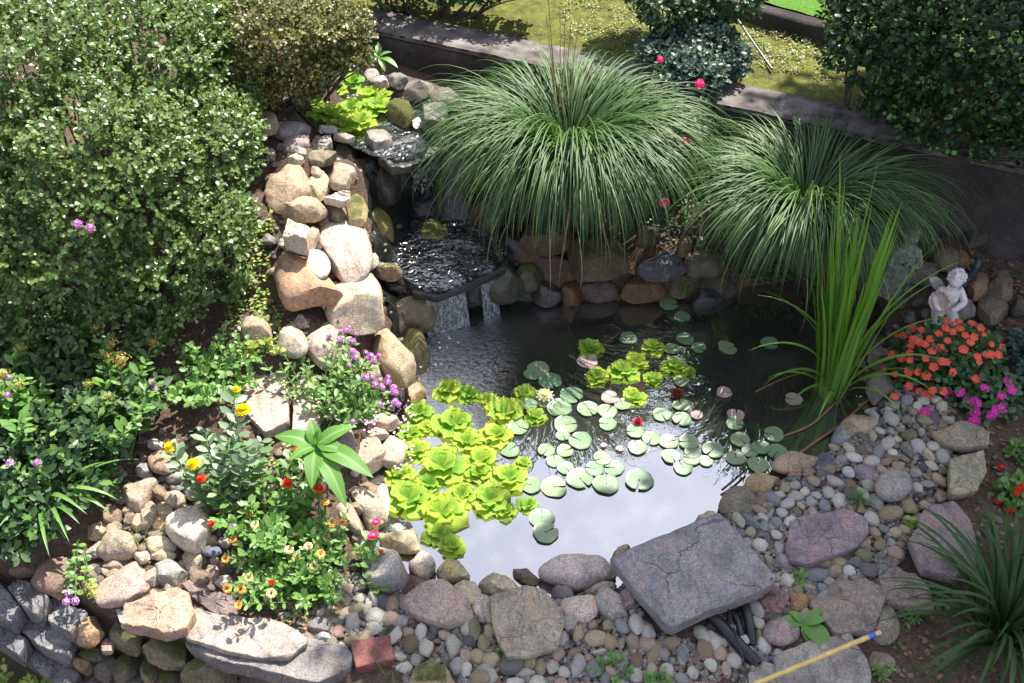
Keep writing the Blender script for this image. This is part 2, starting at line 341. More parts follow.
tag(long_box('lawn_kerb', k0-kd*.3, k1+kd*1.5, kn, .12, .75, 1.04, WM), 'narrow stone kerb at the back between moss and bright lawn', 'kerb')
LG = plain('lawn_green', (.07,.16,.02), .9, .2, 1., 90, .5)
m_ = MB(); q = [k0-kd*.3+kn*.12, k1+kd*1.5+kn*.12, k1+kd*1.5+kn*5, k0-kd*.3+kn*5]
nn_ = 60; V = []
for i in range(nn_):
    for j in range(nn_):
        a, b_ = i/(nn_-1), j/(nn_-1); v = (q[0]*(1-a)+q[1]*a)*(1-b_)+(q[3]*(1-a)+q[2]*a)*b_
        V.append((v.x, v.y, 1.045+b_*.2+.02*mnoise.noise(v*5)))
m_.add(V, grid_faces(nn_, nn_)); tag(m_.build('lawn', LG), 'strip of bright green lawn beyond the stone kerb', kind='structure')

# ------------------------------------------------------------------ water
def water_mat(name, refl, tint, murk, murkfac, bstr, bscale, rough=.02, fall=None, foam_glint=0):
    m, t, N = newmat(name); L = t.links.new
    out = N('OutputMaterial'); gl = N('BsdfGlossy'); gl.inputs['Roughness'].default_value = rough; tr = N('BsdfTransparent'); tr.inputs['Color'].default_value = (*tint, 1)
    df = N('BsdfDiffuse'); df.inputs['Color'].default_value = (*murk, 1)
    c = N('NewGeometry'); n = N('TexNoise', _Scale=bscale, _Detail=3., _Roughness=.5, _Distortion=.6); L(c.outputs['Position'], n.inputs['Vector'])
    bm = N('Bump', _Strength=bstr, _Distance=.02); L(n.outputs['Fac'], bm.inputs['Height'])
    if fall is not None:
        # ripples die away from the foot of the fall
        vd = N('VectorMath', operation='DISTANCE'); vd.inputs[1].default_value = fall; L(c.outputs['Position'], vd.inputs[0])
        n5 = N('TexNoise', _Scale=38., _Detail=4., _Roughness=.7, _Distortion=1.); L(c.outputs['Position'], n5.inputs['Vector'])
        mr = N('MapRange'); mr.inputs['From Min'].default_value = .25; mr.inputs['From Max'].default_value = .85; mr.inputs['To Min'].default_value = .55; mr.inputs['To Max'].default_value = .0
        L(vd.outputs['Value'], mr.inputs['Value']); pw = N('Math', operation='POWER'); pw.inputs[1].default_value = 1.5; L(mr.outputs[0], pw.inputs[0])
        b2 = N('Bump', _Distance=.03); L(pw.outputs[0], b2.inputs['Strength']); L(n5.outputs['Fac'], b2.inputs['Height']); L(bm.outputs[0], b2.inputs['Normal']); nrm = b2.outputs[0]
    else: nrm = bm.outputs[0]
    L(nrm, gl.inputs['Normal'])
    fr = N('Fresnel', _IOR=1.33); L(nrm, fr.inputs['Normal'])
    mr2 = N('MapRange'); mr2.inputs['From Min'].default_value = .02; mr2.inputs['From Max'].default_value = .5; mr2.inputs['To Min'].default_value = refl; mr2.inputs['To Max'].default_value = .75
    L(fr.outputs[0], mr2.inputs['Value'])
    m1 = N('MixShader'); m1.inputs[0].default_value = murkfac; L(tr.outputs[0], m1.inputs[1]); L(df.outputs[0], m1.inputs[2])
    m2 = N('MixShader'); L(mr2.outputs[0], m2.inputs[0]); L(m1.outputs[0], m2.inputs[1]); L(gl.outputs[0], m2.inputs[2])
    last = m2
    if foam_glint:
        nf = N('TexNoise', _Scale=70., _Detail=6., _Roughness=.75, _Distortion=.5); 
        mp = N('Mapping'); mp.inputs['Scale'].default_value = (1.5,1.5,.35) if foam_glint > 1 else (1,1,1); L(c.outputs['Position'], mp.inputs['Vector']); L(mp.outputs[0], nf.inputs['Vector'])
        fd = N('BsdfDiffuse'); fd.inputs['Color'].default_value = (.75,.8,.85,1); fm = N('MixShader')  # white flecks: foam, and on the pools glints of light painted as white
        lim = (.60,.68) if foam_glint <= 1 else (.53,.68)
        L(ramp(t, nf.outputs['Fac'], [(lim[0], (0,0,0)), (lim[1], (.8,)*3)]), fm.inputs[0]); L(m2.outputs[0], fm.inputs[1]); L(fd.outputs[0], fm.inputs[2]); last = fm
        if foam_glint > 1:
            tp = N('BsdfTransparent'); hm = N('MixShader'); L(ramp(t, nf.outputs['Fac'], [(.36, (.9,)*3), (.47, (.0,)*3)]), hm.inputs[0]); L(fm.outputs[0], hm.inputs[1]); L(tp.outputs[0], hm.inputs[2]); last = hm
    L(last.outputs[0], out.inputs[0]); return m
fallp = W(440, 338, 0)
POOL = water_mat('pond_water', .40, (.42,.45,.33), (.20,.20,.17), .16, .09, 4.5, .012, tuple(fallp))
def sheet_poly(name, pts, z, mat, step=.03, wav=0.):
    poly = np.array([tuple(W(x, y, z)[:2]) for x, y in pts]); lo, hi = poly.min(0), poly.max(0)
    xs = np.arange(lo[0]-step, hi[0]+step, step); ys = np.arange(lo[1]-step, hi[1]+step, step); X, Y = np.meshgrid(xs, ys, indexing='ij')
    P = np.stack([X.ravel(), Y.ravel()], 1); ins = poly_sd(P, poly) < step*.7
    F = grid_faces(len(xs), len(ys))[:, ::-1]; F = F[ins[F].all(1)]
    zz = np.array([z+wav*mnoise.fractal(Vector((p[0]*9, p[1]*9, z)), 1, 2, 4) for p in P]) if wav else np.full(len(P), z)
    used, inv = np.unique(F, return_inverse=True)
    m_ = MB(); m_.add(np.column_stack([P, zz])[used], inv.reshape(F.shape)); return m_.build(name, mat)
grow = [(620+(x-620)*1.09, 440+(y-440)*1.13) for x, y in POND]
tag(sheet_poly('pond_water', grow, 0., POOL, .03), 'still pond water reflecting pale sky and dark trees', kind='structure')
FALLW = water_mat('running_water', .22, (.2,.24,.22), (.02,.025,.02), .35, .75, 26., .1, None, 1)
FALLS = water_mat('falling_water', .22, (.6,.65,.62), (.06,.06,.05), .25, 1., 26., .1, None, 2)
tag(sheet_poly('cascade_pool', [(372,196),(400,188),(440,186),(478,192),(500,215),(506,255),(492,272),(465,283),(438,292),(415,286),(392,268),(376,240)], .36, FALLW, .02, .012), 'sparkling rippled water on the middle ledge', kind='structure')
tag(sheet_poly('upper_pool', [(285,95),(330,70),(400,76),(436,96),(438,128),(424,150),(398,160),(370,155),(340,140),(300,122)], .84, FALLW, .02, .006), 'small upper pool spilling towards the cascade', kind='structure')
def fall(name, a0, a1, z0, b0, b1, z1, label, n=26):
    """a sheet of falling water from lip a0-a1 to foot b0-b1"""
    A0, A1, B0, B1 = W(*a0, z0), W(*a1, z0), W(*b0, z1), W(*b1, z1); V = []
    for i in range(n):
        s = i/(n-1)
        for j in range(n):
            u = j/(n-1); top = A0.lerp(A1, u); bot = B0.lerp(B1, u)
            k = s**1.9; f = 1-(1-s)**1.6 if False else s
            x = top.x+(bot.x-top.x)*f; y = top.y+(bot.y-top.y)*f; z = z0+(z1-z0)*k
            w = .012*mnoise.noise(Vector((u*14, s*2, z0*9))); V.append((x, y-w, z+w))
    m_ = MB(); m_.add(V, grid_faces(n, n)); return tag(m_.build(name, FALLS), label, kind='structure')
fall('waterfall', (384,160), (436,138), .845, (392,205), (452,200), .36, 'thin upper fall dropping from the pool lip onto the ledge')
fall('waterfall', (424,288), (462,281), .362, (428,336), (470,326), .0, 'lower fall running off the ledge into the pond')
fall('waterfall', (478,274), (492,268), .362, (484,320), (500,313), .0, 'thin side strand of the lower fall')

# black liner and wet rock surface draped under the cascade
lin = np.array([tuple(W(x, y, .5)[:2]) for x, y in [(372,168),(388,150),(446,132),(470,160),(520,190),(545,240),(540,290),(500,300),(450,320),(405,340),(392,300),(372,240)]])
us = np.arange(lin[:,0].min(), lin[:,0].max(), .025); vs_ = np.arange(lin[:,1].min()-.2, lin[:,1].max(), .025); U, V_ = np.meshgrid(us, vs_, indexing='ij'); P = np.stack([U.ravel(), V_.ravel()], 1)
F = grid_faces(len(us), len(vs_)); F = F[(poly_sd(P, lin) < .02)[F].all(1)]; z = TG(P[:,0], P[:,1])+.022+np.array([.02*mnoise.fractal(Vector((a*9, b*9, 1)), 1, 2, 4) for a, b in P]); used, inv = np.unique(F, return_inverse=True)
mb = MB(); mb.add(np.column_stack([P, z])[used], inv.reshape(F.shape)); LINM = plain('wet_black_rock', (.012,.013,.011), .3, .5, 1., 30, .6)
tag(mb.build('cascade_bed', LINM), 'black wet bed of the cascade', kind='structure')
# ------------------------------------------------------------------ rocks
ZN = {'A':(240,90,5.694),'B':(260,190,5.256),'C':(230,290,4.555),'D':(320,400,4.555),'E':(80,430,5.256),'F':(0,550,5.12),'G':(160,560,5.12),
 'H':(340,540,4.775),'I':(500,540,4.775),'J':(680,540,4.775),'K':(820,390,4.555),'L':(840,530,4.462),'M':(860,200,4.878),'N':(480,210,3.657),'P':(720,380,2.253),'X':(0,0,1.)}
FOOT = []      # footprints, for scattering pebbles
def ring_rock(out, zc, T, prof, seed, amp, rnd):
    """mesh points of a stone: outline (n,2) swept through a profile"""
    c = out.mean(0); n = len(out); size = np.abs(out-c).max()
    if prof == 'slab':
        R = [(.0,-1),(.6,-1),(.93,-.97),(.985,-.85),(1,-.5),(1,-.15),(.985,-.05),(.95,-.005),(.88,0),(.76,0),(.62,0),(.47,0),(.32,0),(.16,0),(0,0)]
    else:
        e = {'dome':1., 'boulder':.72, 'egg':1.}[prof]; R = []
        for f in np.linspace(-75, 90, 15):
            a = math.radians(f); R.append((max(0, math.cos(a))**e, (abs(math.sin(a))**(e))*np.sign(math.sin(a))*.5-.5))
    V = []
    for r, h in R:
        for i in range(n):
            p = c+(out[i]-c)*r; V.append((p[0]-c[0], p[1]-c[1], h*T))
    V = np.array(V); zc0 = V[:,2].mean()
    if prof != 'slab' and prof != 'egg':
        rr = np.random.RandomState(seed)
        for _ in range(11 if prof == 'boulder' else 4):
            d = rr.normal(size=3); d[2] = abs(d[2])*.8; d /= np.linalg.norm(d); s = V@d; mxs = s.max(); mn = s.min(); lim = mxs-(mxs-mn)*rr.uniform(.04, .17 if prof == 'boulder' else .12)
            k = s > lim; V[k] -= np.outer((s[k]-lim)*.985, d)
    off = Vector((seed*1.37, seed*.71, seed*.33)); f = 1.6/max(size, .03)
    for i in range(len(V)):
        v = Vector(V[i]); w = mnoise.noise(v*f+off)*amp*size + mnoise.noise(v*f*3.1+off)*amp*.45*size
        hn = Vector((v.x, v.y, (v.z+T*.5)*1.2)); 
        if hn.length > 1e-6: hn.normalize()
        if prof == 'slab':
            ledge = math.floor(mnoise.noise(v*f*.8+off)*3.2)*.010 if (T > .04 and amp > .035) else 0
            V[i] += np.array((hn.x*w*.8, hn.y*w*.8, w*.3+ledge*(1 if V[i][2] > -.02 else .3)))
        else: V[i] += np.array(hn)*w
    return V, grid_faces(len(R), n, True)
def outline(pts, n, jit, seed, chaikin):
    P = np.array(pts, float)
    for _ in range(chaikin):
        Q = np.roll(P, -1, 0); P = np.stack([P*.75+Q*.25, P*.25+Q*.75], 1).reshape(-1, 2)
    Q = np.vstack([P, P[:1]]); L_ = np.r_[0, np.cumsum(np.hypot(*np.diff(Q, axis=0).T))]; s = np.linspace(0, L_[-1], n, endpoint=False)
    P = np.stack([np.interp(s, L_, Q[:,0]), np.interp(s, L_, Q[:,1])], 1); c = P.mean(0); size = np.abs(P-c).max()
    for i in range(n):
        v = Vector((P[i][0], P[i][1], seed*.77)); P[i] += jit*size*np.array((mnoise.noise(v*(6/size)), mnoise.noise(v*(6/size)+Vector((9,9,9)))))
    return P
def rgb(s):
    r_, g_, b_ = (float(v)/100 for v in s.split(',')); return (r_*1.02, g_*1.0, b_*.93)
NR = [0]
def rock(name, zone, shp, colr, label, T=None, prof='boulder', mat='d', z=None, dz=0., amp=.07, cat=None, group=None):
    if prof == 'slab' and mat == 'd' and name != 'brick': mat = 'c'
    ox, oy, sc = ZN[zone]; NR[0] += 1; seed = NR[0]
    if len(shp) <= 5 and not hasattr(shp[0], '__len__'):
        cx, cy, rx, ry = shp[:4]; a = math.radians(shp[4] if len(shp) > 4 else 0)
        pts = [(cx+rx*math.cos(t)*math.cos(a)-ry*math.sin(t)*math.sin(a), cy+rx*math.cos(t)*math.sin(a)+ry*math.sin(t)*math.cos(a)) for t in np.linspace(0, 2*math.pi, 20)[:-1]]
        ch = 1
    else: pts = shp; ch = 0 if prof == 'slab' else 2
    pts = [(ox+x/sc, oy+y/sc) for x, y in pts]
    cx = (min(p[0] for p in pts)+max(p[0] for p in pts))/2; cy = (min(p[1] for p in pts)+max(p[1] for p in pts))/2
    g = G(cx, cy) if z is None else W(cx, cy, z)
    if z is None and g.z < .02: g = W(cx, cy, .02)
    s = ppm(g); w = (max(p[0] for p in pts)-min(p[0] for p in pts))/s; dep = math.atan2(CAMH-g.z, g.y); h = (max(p[1] for p in pts)-min(p[1] for p in pts))/s/math.sin(dep)
    if T is None: T = .05 if prof == 'slab' else .62*min(w, h)
    if prof == 'slab':
        zt = (g.z+T*.75 if z is None else z)+dz; o2 = np.array([tuple(W(x, y, zt)[:2]) for x, y in pts]); ztop = zt
    else:
        zc = (g.z+T*.25 if z is None else z)+dz; o2 = np.array([tuple(W(x, y, zc)[:2]) for x, y in pts]); c = (o2.min(0)+o2.max(0))/2
        k = max(.62, math.sqrt(max(.2, 1-(T/math.tan(dep)/max(h, .01))**2))); o2[:,1] = c[1]+(o2[:,1]-c[1])*k; ztop = zc+T*.5
    cc = (o2.min(0)+o2.max(0))/2; o2 = cc+(o2-cc)*(1.05 if prof == 'slab' else (1.27 if zone in 'AB' else 1.19))
    O = outline(o2, 64 if prof == 'slab' or w > .25 else 40, .022 if prof == 'slab' else .02, seed, ch)
    V, F = ring_rock(O, 0, T, prof, seed, amp if prof != 'egg' else amp*.4, None)
    c = O.mean(0); FOOT.append(O)
    m_ = MB(); m_.add(V, F[:, ::-1] if poly_area(O) < 0 else F); o = m_.build(name, MATS[mat]); o.location = (c[0], c[1], ztop)
    if prof in ('slab', 'boulder'): o.data.set_sharp_from_angle(angle=math.radians(38))
    o.color = (*rgb(colr), 1); tag(o, label, cat or name.replace('_', ' '), group); return o
def poly_area(P):
    x, y = P[:,0], P[:,1]; return .5*np.sum(x*np.roll(y, -1)-np.roll(x, -1)*y)
S='slab'; D='dome'; Eg='egg'
gA='stones banked up beside the waterfall'; gB='rocks of the left bank'; gC='rocks along the pond front edge'; gR='rocks of the rear pond edge'; gW='stones of the dry stone wall'; gF='flat stones of the right bank'; gM='rocks behind the cherub'
# upper left bank beside the waterfall
rock('rock','A',(145,190,75,58),'34,26,17','mottled tan rock alone by the hedge, left of the upper pool',mat='d',group=gA)
rock('rock','A',(298,240,90,55,-8),'26,24,24','speckled dark grey rounded rock above the smooth mauve one',prof=D,group=gA)
rock('rock','A',(325,312,86,48,-30),'27,21,22','smooth mauve elongated rock under the speckled grey one',prof=D,group=gA,dz=.03)
rock('rock','A',[(375,340),(390,300),(450,260),(500,240),(520,290),(470,330),(400,365)],'28,27,25','flat grey stone tilted near the corner of the upper pool',prof=S,T=.06,dz=.09,group=gA)
rock('rock','A',(470,385,72,42,-20),'24,21,14','olive brown rock under the flat grey tilted stone',group=gA,dz=.02)
rock('rock','A',(320,395,46,28),'44,38,30','small cream rock under the smooth mauve one',group=gA)
rock('rock','A',[(525,400),(540,310),(600,320),(665,370),(675,430),(650,470),(560,420),(515,430)],'26,21,15','angular brown rock at the left end of the upper waterfall lip',group=gA,dz=.02)
rock('rock','A',[(510,490),(530,430),(590,410),(640,460),(658,510),(610,560),(530,550)],'36,29,22','blocky tan rock stacked below the angular brown lip rock',group=gA,dz=.03)
rock('boulder','A',[(165,590),(200,510),(280,440),(370,430),(420,470),(410,530),(370,600),(330,650),(240,680),(170,640)],'37,29,21','large tan brown streaked boulder at the hedge side of the bank',group=gA)
rock('rock','A',[(370,600),(400,540),(450,470),(500,430),(505,560),(450,620)],'48,42,27','pale yellow wedge rock right of the large streaked boulder',group=gA)
rock('rock','A',[(475,590),(500,568),(625,585),(620,615),(560,625),(480,610)],'50,43,36','thin pale flat stone lying level in the middle of the bank',prof=S,T=.05,dz=.08,group=gA)
rock('rock','A',[(715,280),(740,240),(800,228),(850,260),(855,300),(790,350),(740,320)],'19,18,16','wet dark grey rock in the spill of the upper pool',mat='w',z=.86,group=gA)
rock('rock','A',(590,270,55,22,10),'30,28,26','narrow grey rock edging the upper pool under the bright plants',z=.9,group=gA)
rock('rock','A',(500,225,55,18,8),'45,42,38','light grey flat rock against the upper pool rim',z=.9,T=.05,group=gA)
rock('rock','B',[(110,120),(200,60),(270,52),(350,95),(290,150),(200,165),(130,140)],'38,31,22','long tan arched rock below the large streaked boulder',group=gA,dz=.03)
rock('rock','B',[(120,222),(150,155),(258,178),(240,252)],'52,44,36','pale squared block on the left of the bank',prof=S,T=.12,dz=.10,group=gA)
rock('rock','B',[(205,320),(245,240),(300,175),(300,290),(250,330)],'33,25,19','brown wedge rock right of the pale squared block',group=gA)
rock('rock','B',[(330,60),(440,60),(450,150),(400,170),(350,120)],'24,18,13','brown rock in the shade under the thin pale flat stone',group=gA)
rock('rock','B',[(300,190),(335,115),(390,180),(340,215)],'31,23,17','small brown pointed rock above the big pinkish oval one',group=gA)
rock('rock','B',[(455,100),(475,50),(510,5),(550,50),(555,120),(540,180),(500,200),(460,160)],'34,29,15','upright yellowish mossy rock above the olive boulder',mat='m',group=gA,dz=.05)
rock('boulder','B',[(325,260),(350,205),(440,165),(510,190),(560,280),(575,350),(540,430),(480,470),(420,455),(370,400),(330,330)],'48,40,35','big pinkish grey oval boulder in full sun, centre of the bank',group=gA,T=.2,prof=D,dz=.03)
rock('boulder','B',(610,215,75,108),'21,18,6','round olive moss coated wet boulder at the cascade edge',mat='W',group=gA,prof=D,z=.42,T=.3)
rock('rock','B',(302,390,52,66,-20),'58,53,46','white egg shaped rock left of the big pinkish oval boulder',prof=Eg,group=gA,dz=.06)
rock('boulder','B',[(90,340),(200,330),(300,430),(420,500),(420,570),(330,560),(200,600),(140,590),(120,480)],'36,23,15','large reddish brown boulder under the white egg shaped rock',group=gA)
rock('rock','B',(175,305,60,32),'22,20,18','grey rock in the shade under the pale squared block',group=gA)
rock('boulder','B',[(430,530),(470,480),(570,425),(640,480),(680,560),(670,640),(600,700),(480,730),(370,660),(380,590)],'52,44,33','broad pale cream boulder with a rusty pitted side, beside the lower fall',group=gA,T=.22)
rock('rock','B',[(575,380),(620,400),(770,400),(740,450),(680,480),(620,450)],'25,18,12','brown mossy rock on the left lip of the middle ledge',mat='W',group=gA,z=.36)
rock('rock','B',(755,462,32,32),'22,20,18','small grey wet rock on the left lip of the middle ledge',mat='w',group=gA,z=.3)
rock('rock','B',(725,508,55,20,5),'14,12,11','thin dark wet rock under the left lip of the middle ledge',mat='w',group=gA,z=.25)
rock('boulder','B',[(690,600),(780,520),(870,550),(900,640),(880,730),(700,730)],'15,11,6','dark wet brown boulder beside the lower fall',mat='W',group=gA,z=.16,T=.26)
rock('rock','B',(905,215,65,50),'15,15,8','moss topped rock standing in the middle ledge water',mat='M',group=gA,z=.38,T=.12)
# left bank below
rock('rock','C',[(360,170),(420,120),(480,200),(560,260),(540,340),(450,350),(360,290)],'44,36,30','tan rock above the purple flower spikes',group=gB)
rock('rock','C',[(200,200),(290,160),(345,220),(340,290),(260,300),(205,270)],'42,36,29','pale rock above the upright seam between the two paving slabs',group=gB)
rock('flagstone','C',[(60,430),(170,345),(255,345),(262,590),(160,640),(80,560)],'38,31,27','pale pinkish paving slab on the left bank, left of its dark seam',prof=S,T=.07,amp=.03,group='paving slabs of the left bank')
rock('flagstone','C',[(290,395),(402,380),(412,560),(380,640),(285,625)],'42,34,30','mauve tan paving slab on the left bank, right of its dark seam',prof=S,T=.07,amp=.03,group='paving slabs of the left bank')
rock('boulder','C',[(640,200),(680,175),(760,240),(830,330),(820,400),(770,430),(690,360),(640,270)],'36,28,19','long brown weathered boulder right of the purple flower spikes',group=gB,mat='d',T=.2)
rock('rock','C',[(790,440),(840,360),(900,450),(850,510),(800,500)],'33,22,12','orange brown damp rock at the water beside the leafy floating plants',mat='w',group=gB)
rock('boulder','C',(845,275,62,98),'14,12,6','dark wet boulder standing in the pond under the cascade',mat='W',group=gB,z=.08,T=.22)
rock('rock','C',(440,565,33,29),'52,49,45','small white round rock right of the paving slabs',prof=Eg,group=gB,dz=.03)
rock('rock','C',[(419,450),(540,400),(640,420),(620,540),(520,570),(430,530)],'36,31,25','tan rock half hidden behind the purple flowered bush',group=gB)
rock('rock','C',(600,375,80,50),'42,33,29','pinkish rock between the purple flower spikes',group=gB)
rock('rock','C',(110,180,75,50),'33,25,19','brown rock half sunk in soil above the paving slabs',group=gB)
rock('boulder','D',[(150,200),(190,140),(260,170),(300,250),(260,330),(180,330),(150,260)],'40,31,25','rounded pinkish tan boulder above the pointed broad leaves',group=gB)
rock('boulder','D',[(258,170),(330,140),(380,200),(370,290),(290,310)],'48,39,34','pale pink boulder sprinkled with petals beside the floating plants',group=gB)
rock('rock','D',[(60,100),(150,120),(150,280),(90,360),(50,200)],'30,24,24','flat mauve rock left of the rounded pinkish boulder',group=gB,T=.1)
rock('rock','D',[(205,110),(260,60),(340,50),(350,120),(250,150)],'42,34,29','tan rock under fallen purple petals at the water edge',group=gB)
rock('rock','D',(220,410,48,38),'27,20,14','small dark brown rock below the rounded pinkish boulder',group=gB)
rock('boulder','D',[(100,400),(170,390),(250,450),(300,530),(260,600),(200,600),(150,500)],'34,29,23','long slanting tan boulder below the broad leaved plant',group=gB)
rock('rock','D',[(70,480),(110,440),(190,560),(200,620),(110,570)],'38,31,26','narrow rock behind the orange zinnias',group=gB)
rock('rock','D',[(250,380),(300,350),(320,470),(300,540),(265,470)],'47,41,36','pale upright rock at the water edge beside the floating plants',group=gB)
rock('rock','D',(350,585,30,22),'25,27,28','small wet bluish rock at the water edge below the floating plants',mat='w',group=gB,z=.01)
# lower left slope
rock('rock','E',(435,165,68,62),'30,22,16','round brown rock under the middle yellow marigold',group=gB,prof=D)
rock('rock','E',(400,75,42,26),'48,44,40','pale grey rock just above the middle yellow marigold',group=gB)
rock('boulder','E',[(220,350),(290,260),(380,245),(420,280),(340,370),(300,430),(230,440)],'36,28,22','brown slanting boulder left of the lowest marigold',group=gB)
rock('rock','E',[(425,360),(450,310),(540,300),(555,370),(490,415)],'42,34,27','blocky tan rock above the large pale boulder',group=gB)
rock('rock','E',(365,415,58,36),'36,28,23','pinkish brown rock between the slanting boulder and yellow stone',group=gB)
rock('rock','E',[(240,480),(290,445),(380,460),(370,510),(280,530)],'38,29,21','flat orange tan rock left of the small yellow stone',group=gB)
rock('rock','E',[(390,480),(430,410),(465,440),(450,520),(390,520)],'46,35,18','small yellow ochre rock beside the large pale boulder',group=gB)
rock('boulder','E',[(460,480),(530,400),(600,360),(660,440),(675,530),(640,610),(540,630),(490,560)],'50,45,38','large pale boulder left of the zinnia clump',group=gB,T=.17)
rock('boulder','E',[(100,620),(165,540),(240,530),(295,590),(270,660),(160,695),(110,680)],'37,31,24','round mottled boulder above the stone wall',group=gB,T=.16,prof=D)
rock('rock','E',[(340,590),(380,565),(510,580),(480,640),(400,680)],'46,39,27','cream and tan rock right of the round mottled boulder',group=gB)
rock('rock','E',(693,637,47,27),'13,14,18','smooth dark slate blue rock left of the zinnia clump',prof=Eg,group=gB,dz=.02)
rock('rock','E',(690,580,35,25),'34,26,19','small brown rock above the dark slate blue one',group=gB)
rock('rock','E',[(520,660),(600,612),(650,640),(660,760),(560,740)],'30,26,20','grey brown upright rock under the large pale boulder',group=gB)
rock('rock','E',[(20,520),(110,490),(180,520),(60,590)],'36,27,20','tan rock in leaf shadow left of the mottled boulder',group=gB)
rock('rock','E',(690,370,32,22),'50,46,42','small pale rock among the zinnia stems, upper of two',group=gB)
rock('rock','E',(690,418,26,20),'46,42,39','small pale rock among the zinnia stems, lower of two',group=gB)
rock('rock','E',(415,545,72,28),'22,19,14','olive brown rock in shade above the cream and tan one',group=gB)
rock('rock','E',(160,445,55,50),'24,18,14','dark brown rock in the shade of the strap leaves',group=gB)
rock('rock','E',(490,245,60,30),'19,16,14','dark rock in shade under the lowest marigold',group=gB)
rock('rock','E',(540,220,40,28),'34,26,22','mauve brown rock between the two lower marigolds',group=gB)
rock('rock','F',[(500,210),(560,150),(690,20),(740,60),(760,190),(620,270),(500,270)],'35,28,25','pinkish grey slanting rock at the top of the dry stone wall',group=gB,T=.12)
rock('rock','F',[(765,130),(880,20),(970,110),(940,160),(820,200)],'29,28,26','grey angular rock above the light pinkish capstone',group=gB,T=.10)
rock('rock','F',(1000,45,42,40),'33,26,16','ochre brown rock above the dark slate capstone',group=gB)
rock('rock','F',[(180,120),(250,60),(350,30),(440,130),(440,250),(300,240),(190,190)],'22,15,12','broad dark reddish brown rock behind the grey wall blocks',group=gB,T=.1)
rock('rock','F',(110,90,75,45),'18,13,10','dark rock under the strap leaves left of the reddish brown rock',group=gB)
rock('rock','F',(560,120,50,30),'34,28,20','small tan rock above the pinkish grey slanting rock',group=gB)
rock('rock','F',(830,25,65,28),'42,35,24','cream rock above the grey angular one',group=gB,dz=.02)
# dry stone wall
rock('capstone','F',[(630,370),(640,270),(900,180),(960,220),(985,320),(940,380),(830,410),(720,380)],'37,27,21','light pinkish brown capstone of the stone wall',prof=S,T=.10,dz=.03,group=gW)
rock('capstone','F',[(590,300),(625,285),(632,330),(622,390)],'45,41,39','small whitish chip wedged left of the pinkish brown capstone',prof=S,T=.03,dz=.02,group=gW)
for pts, lab, c in [([(40,190),(85,140),(150,165),(245,240),(180,320),(120,290)],'grey granite block of the wall, top row under the strap leaves','17,17,18'),
 ([(0,170),(100,290),(50,360),(0,340),(-80,290),(-80,130)],'grey granite block at the left picture edge, top row','16,16,18'),
 ([(230,270),(270,245),(445,320),(360,425),(250,360)],'grey granite block with a sunlit end beside the rusty boulder','20,20,21'),
 ([(60,370),(110,300),(370,440),(330,530),(200,480)],'long grey granite block in the middle row of the wall','18,18,19'),
 ([(-60,330),(0,350),(130,450),(90,530),(0,470),(-80,420)],'grey granite block at the left picture edge, middle row','15,15,17'),
 ([(90,520),(140,455),(395,620),(380,690),(340,700),(250,650)],'long grey granite block in the lowest visible row of the wall','16,16,17')]:
    cyl = sum(p[1] for p in pts)/len(pts)
    rock('wall_block','F',pts,c,lab,T=.13,prof=S,z=.10-.0007*max(0, cyl-230),amp=.05,group=gW)
for pts, lab, c, z in [([(370,440),(470,315),(520,370),(525,450),(430,500)],'rusty orange brown boulder at the end of the granite blocks','34,22,14',.0),
 ((552,490,30,50),'mauve egg shaped stone wedged in the wall face','25,19,18',-.06),
 ([(540,400),(600,340),(740,400),(720,470),(680,545),(570,500)],'olive grey squared boulder in the wall face under the whitish chip','17,16,11',-.05),
 ([(720,480),(790,430),(940,400),(1000,500),(980,580),(850,610),(780,560)],'large olive boulder in the wall face under the pinkish capstone','18,17,11',-.06),
 ((470,520,70,45),'dark olive boulder in the wall face left of the mauve egg stone','13,12,9',-.12),
 ([(350,560),(380,530),(490,600),(440,650)],'rusty boulder low in the wall face beside the last granite block','24,17,11',-.15),
 ([(490,600),(560,530),(640,510),(560,680),(490,660)],'slanting dark grey boulder low in the wall face','14,13,11',-.2),
 ((640,600,85,52,-45),'slanting olive boulder low in the wall face','14,13,10',-.2),
 ([(720,560),(760,540),(810,620),(770,690),(730,680)],'upright tan olive boulder low in the wall face','20,18,12',-.17),
 ((700,660,60,40),'dark boulder at the picture bottom between the slanting and upright ones','12,11,9',-.26),
 ((850,650,70,45),'dark brown boulder at the picture bottom under the large olive one','13,12,9',-.2),
 ((440,670,60,35),'small dark boulder at the picture bottom near the granite blocks','12,11,10',-.26)]:
    rock('boulder','F',pts,c,lab,z=z,mat='m' if 'olive' in lab else 'd',group=gW)
for pts, lab, c, z in [([(120,590),(230,490),(370,520),(380,630),(130,650)],'rounded olive boulder in the wall face under the big two layered slab','18,17,11',-.08),
 ([(390,540),(640,600),(700,660),(390,680)],'brown boulder in the wall face under the middle of the two layered slab','15,13,10',-.12),
 ([(800,600),(1000,560),(1060,640),(800,700)],'dark slate boulder under the right end of the two layered slab','14,13,13',-.06)]:
    rock('boulder','G',pts,c,lab,z=z,T=.2,mat='m' if 'olive' in lab else 'd',group=gW)
rock('flagstone','G',[(120,130),(200,90),(330,170),(400,230),(390,280),(290,280),(170,190)],'19,15,15','dark mauve slate above the two layered slab',prof=S,T=.05,z=.11,group=gW)
sl_ = empty('slab_stone', G(250, 645)); tag(sl_, 'big two layered slab with a pale top, capping the wall bottom left', 'slab')
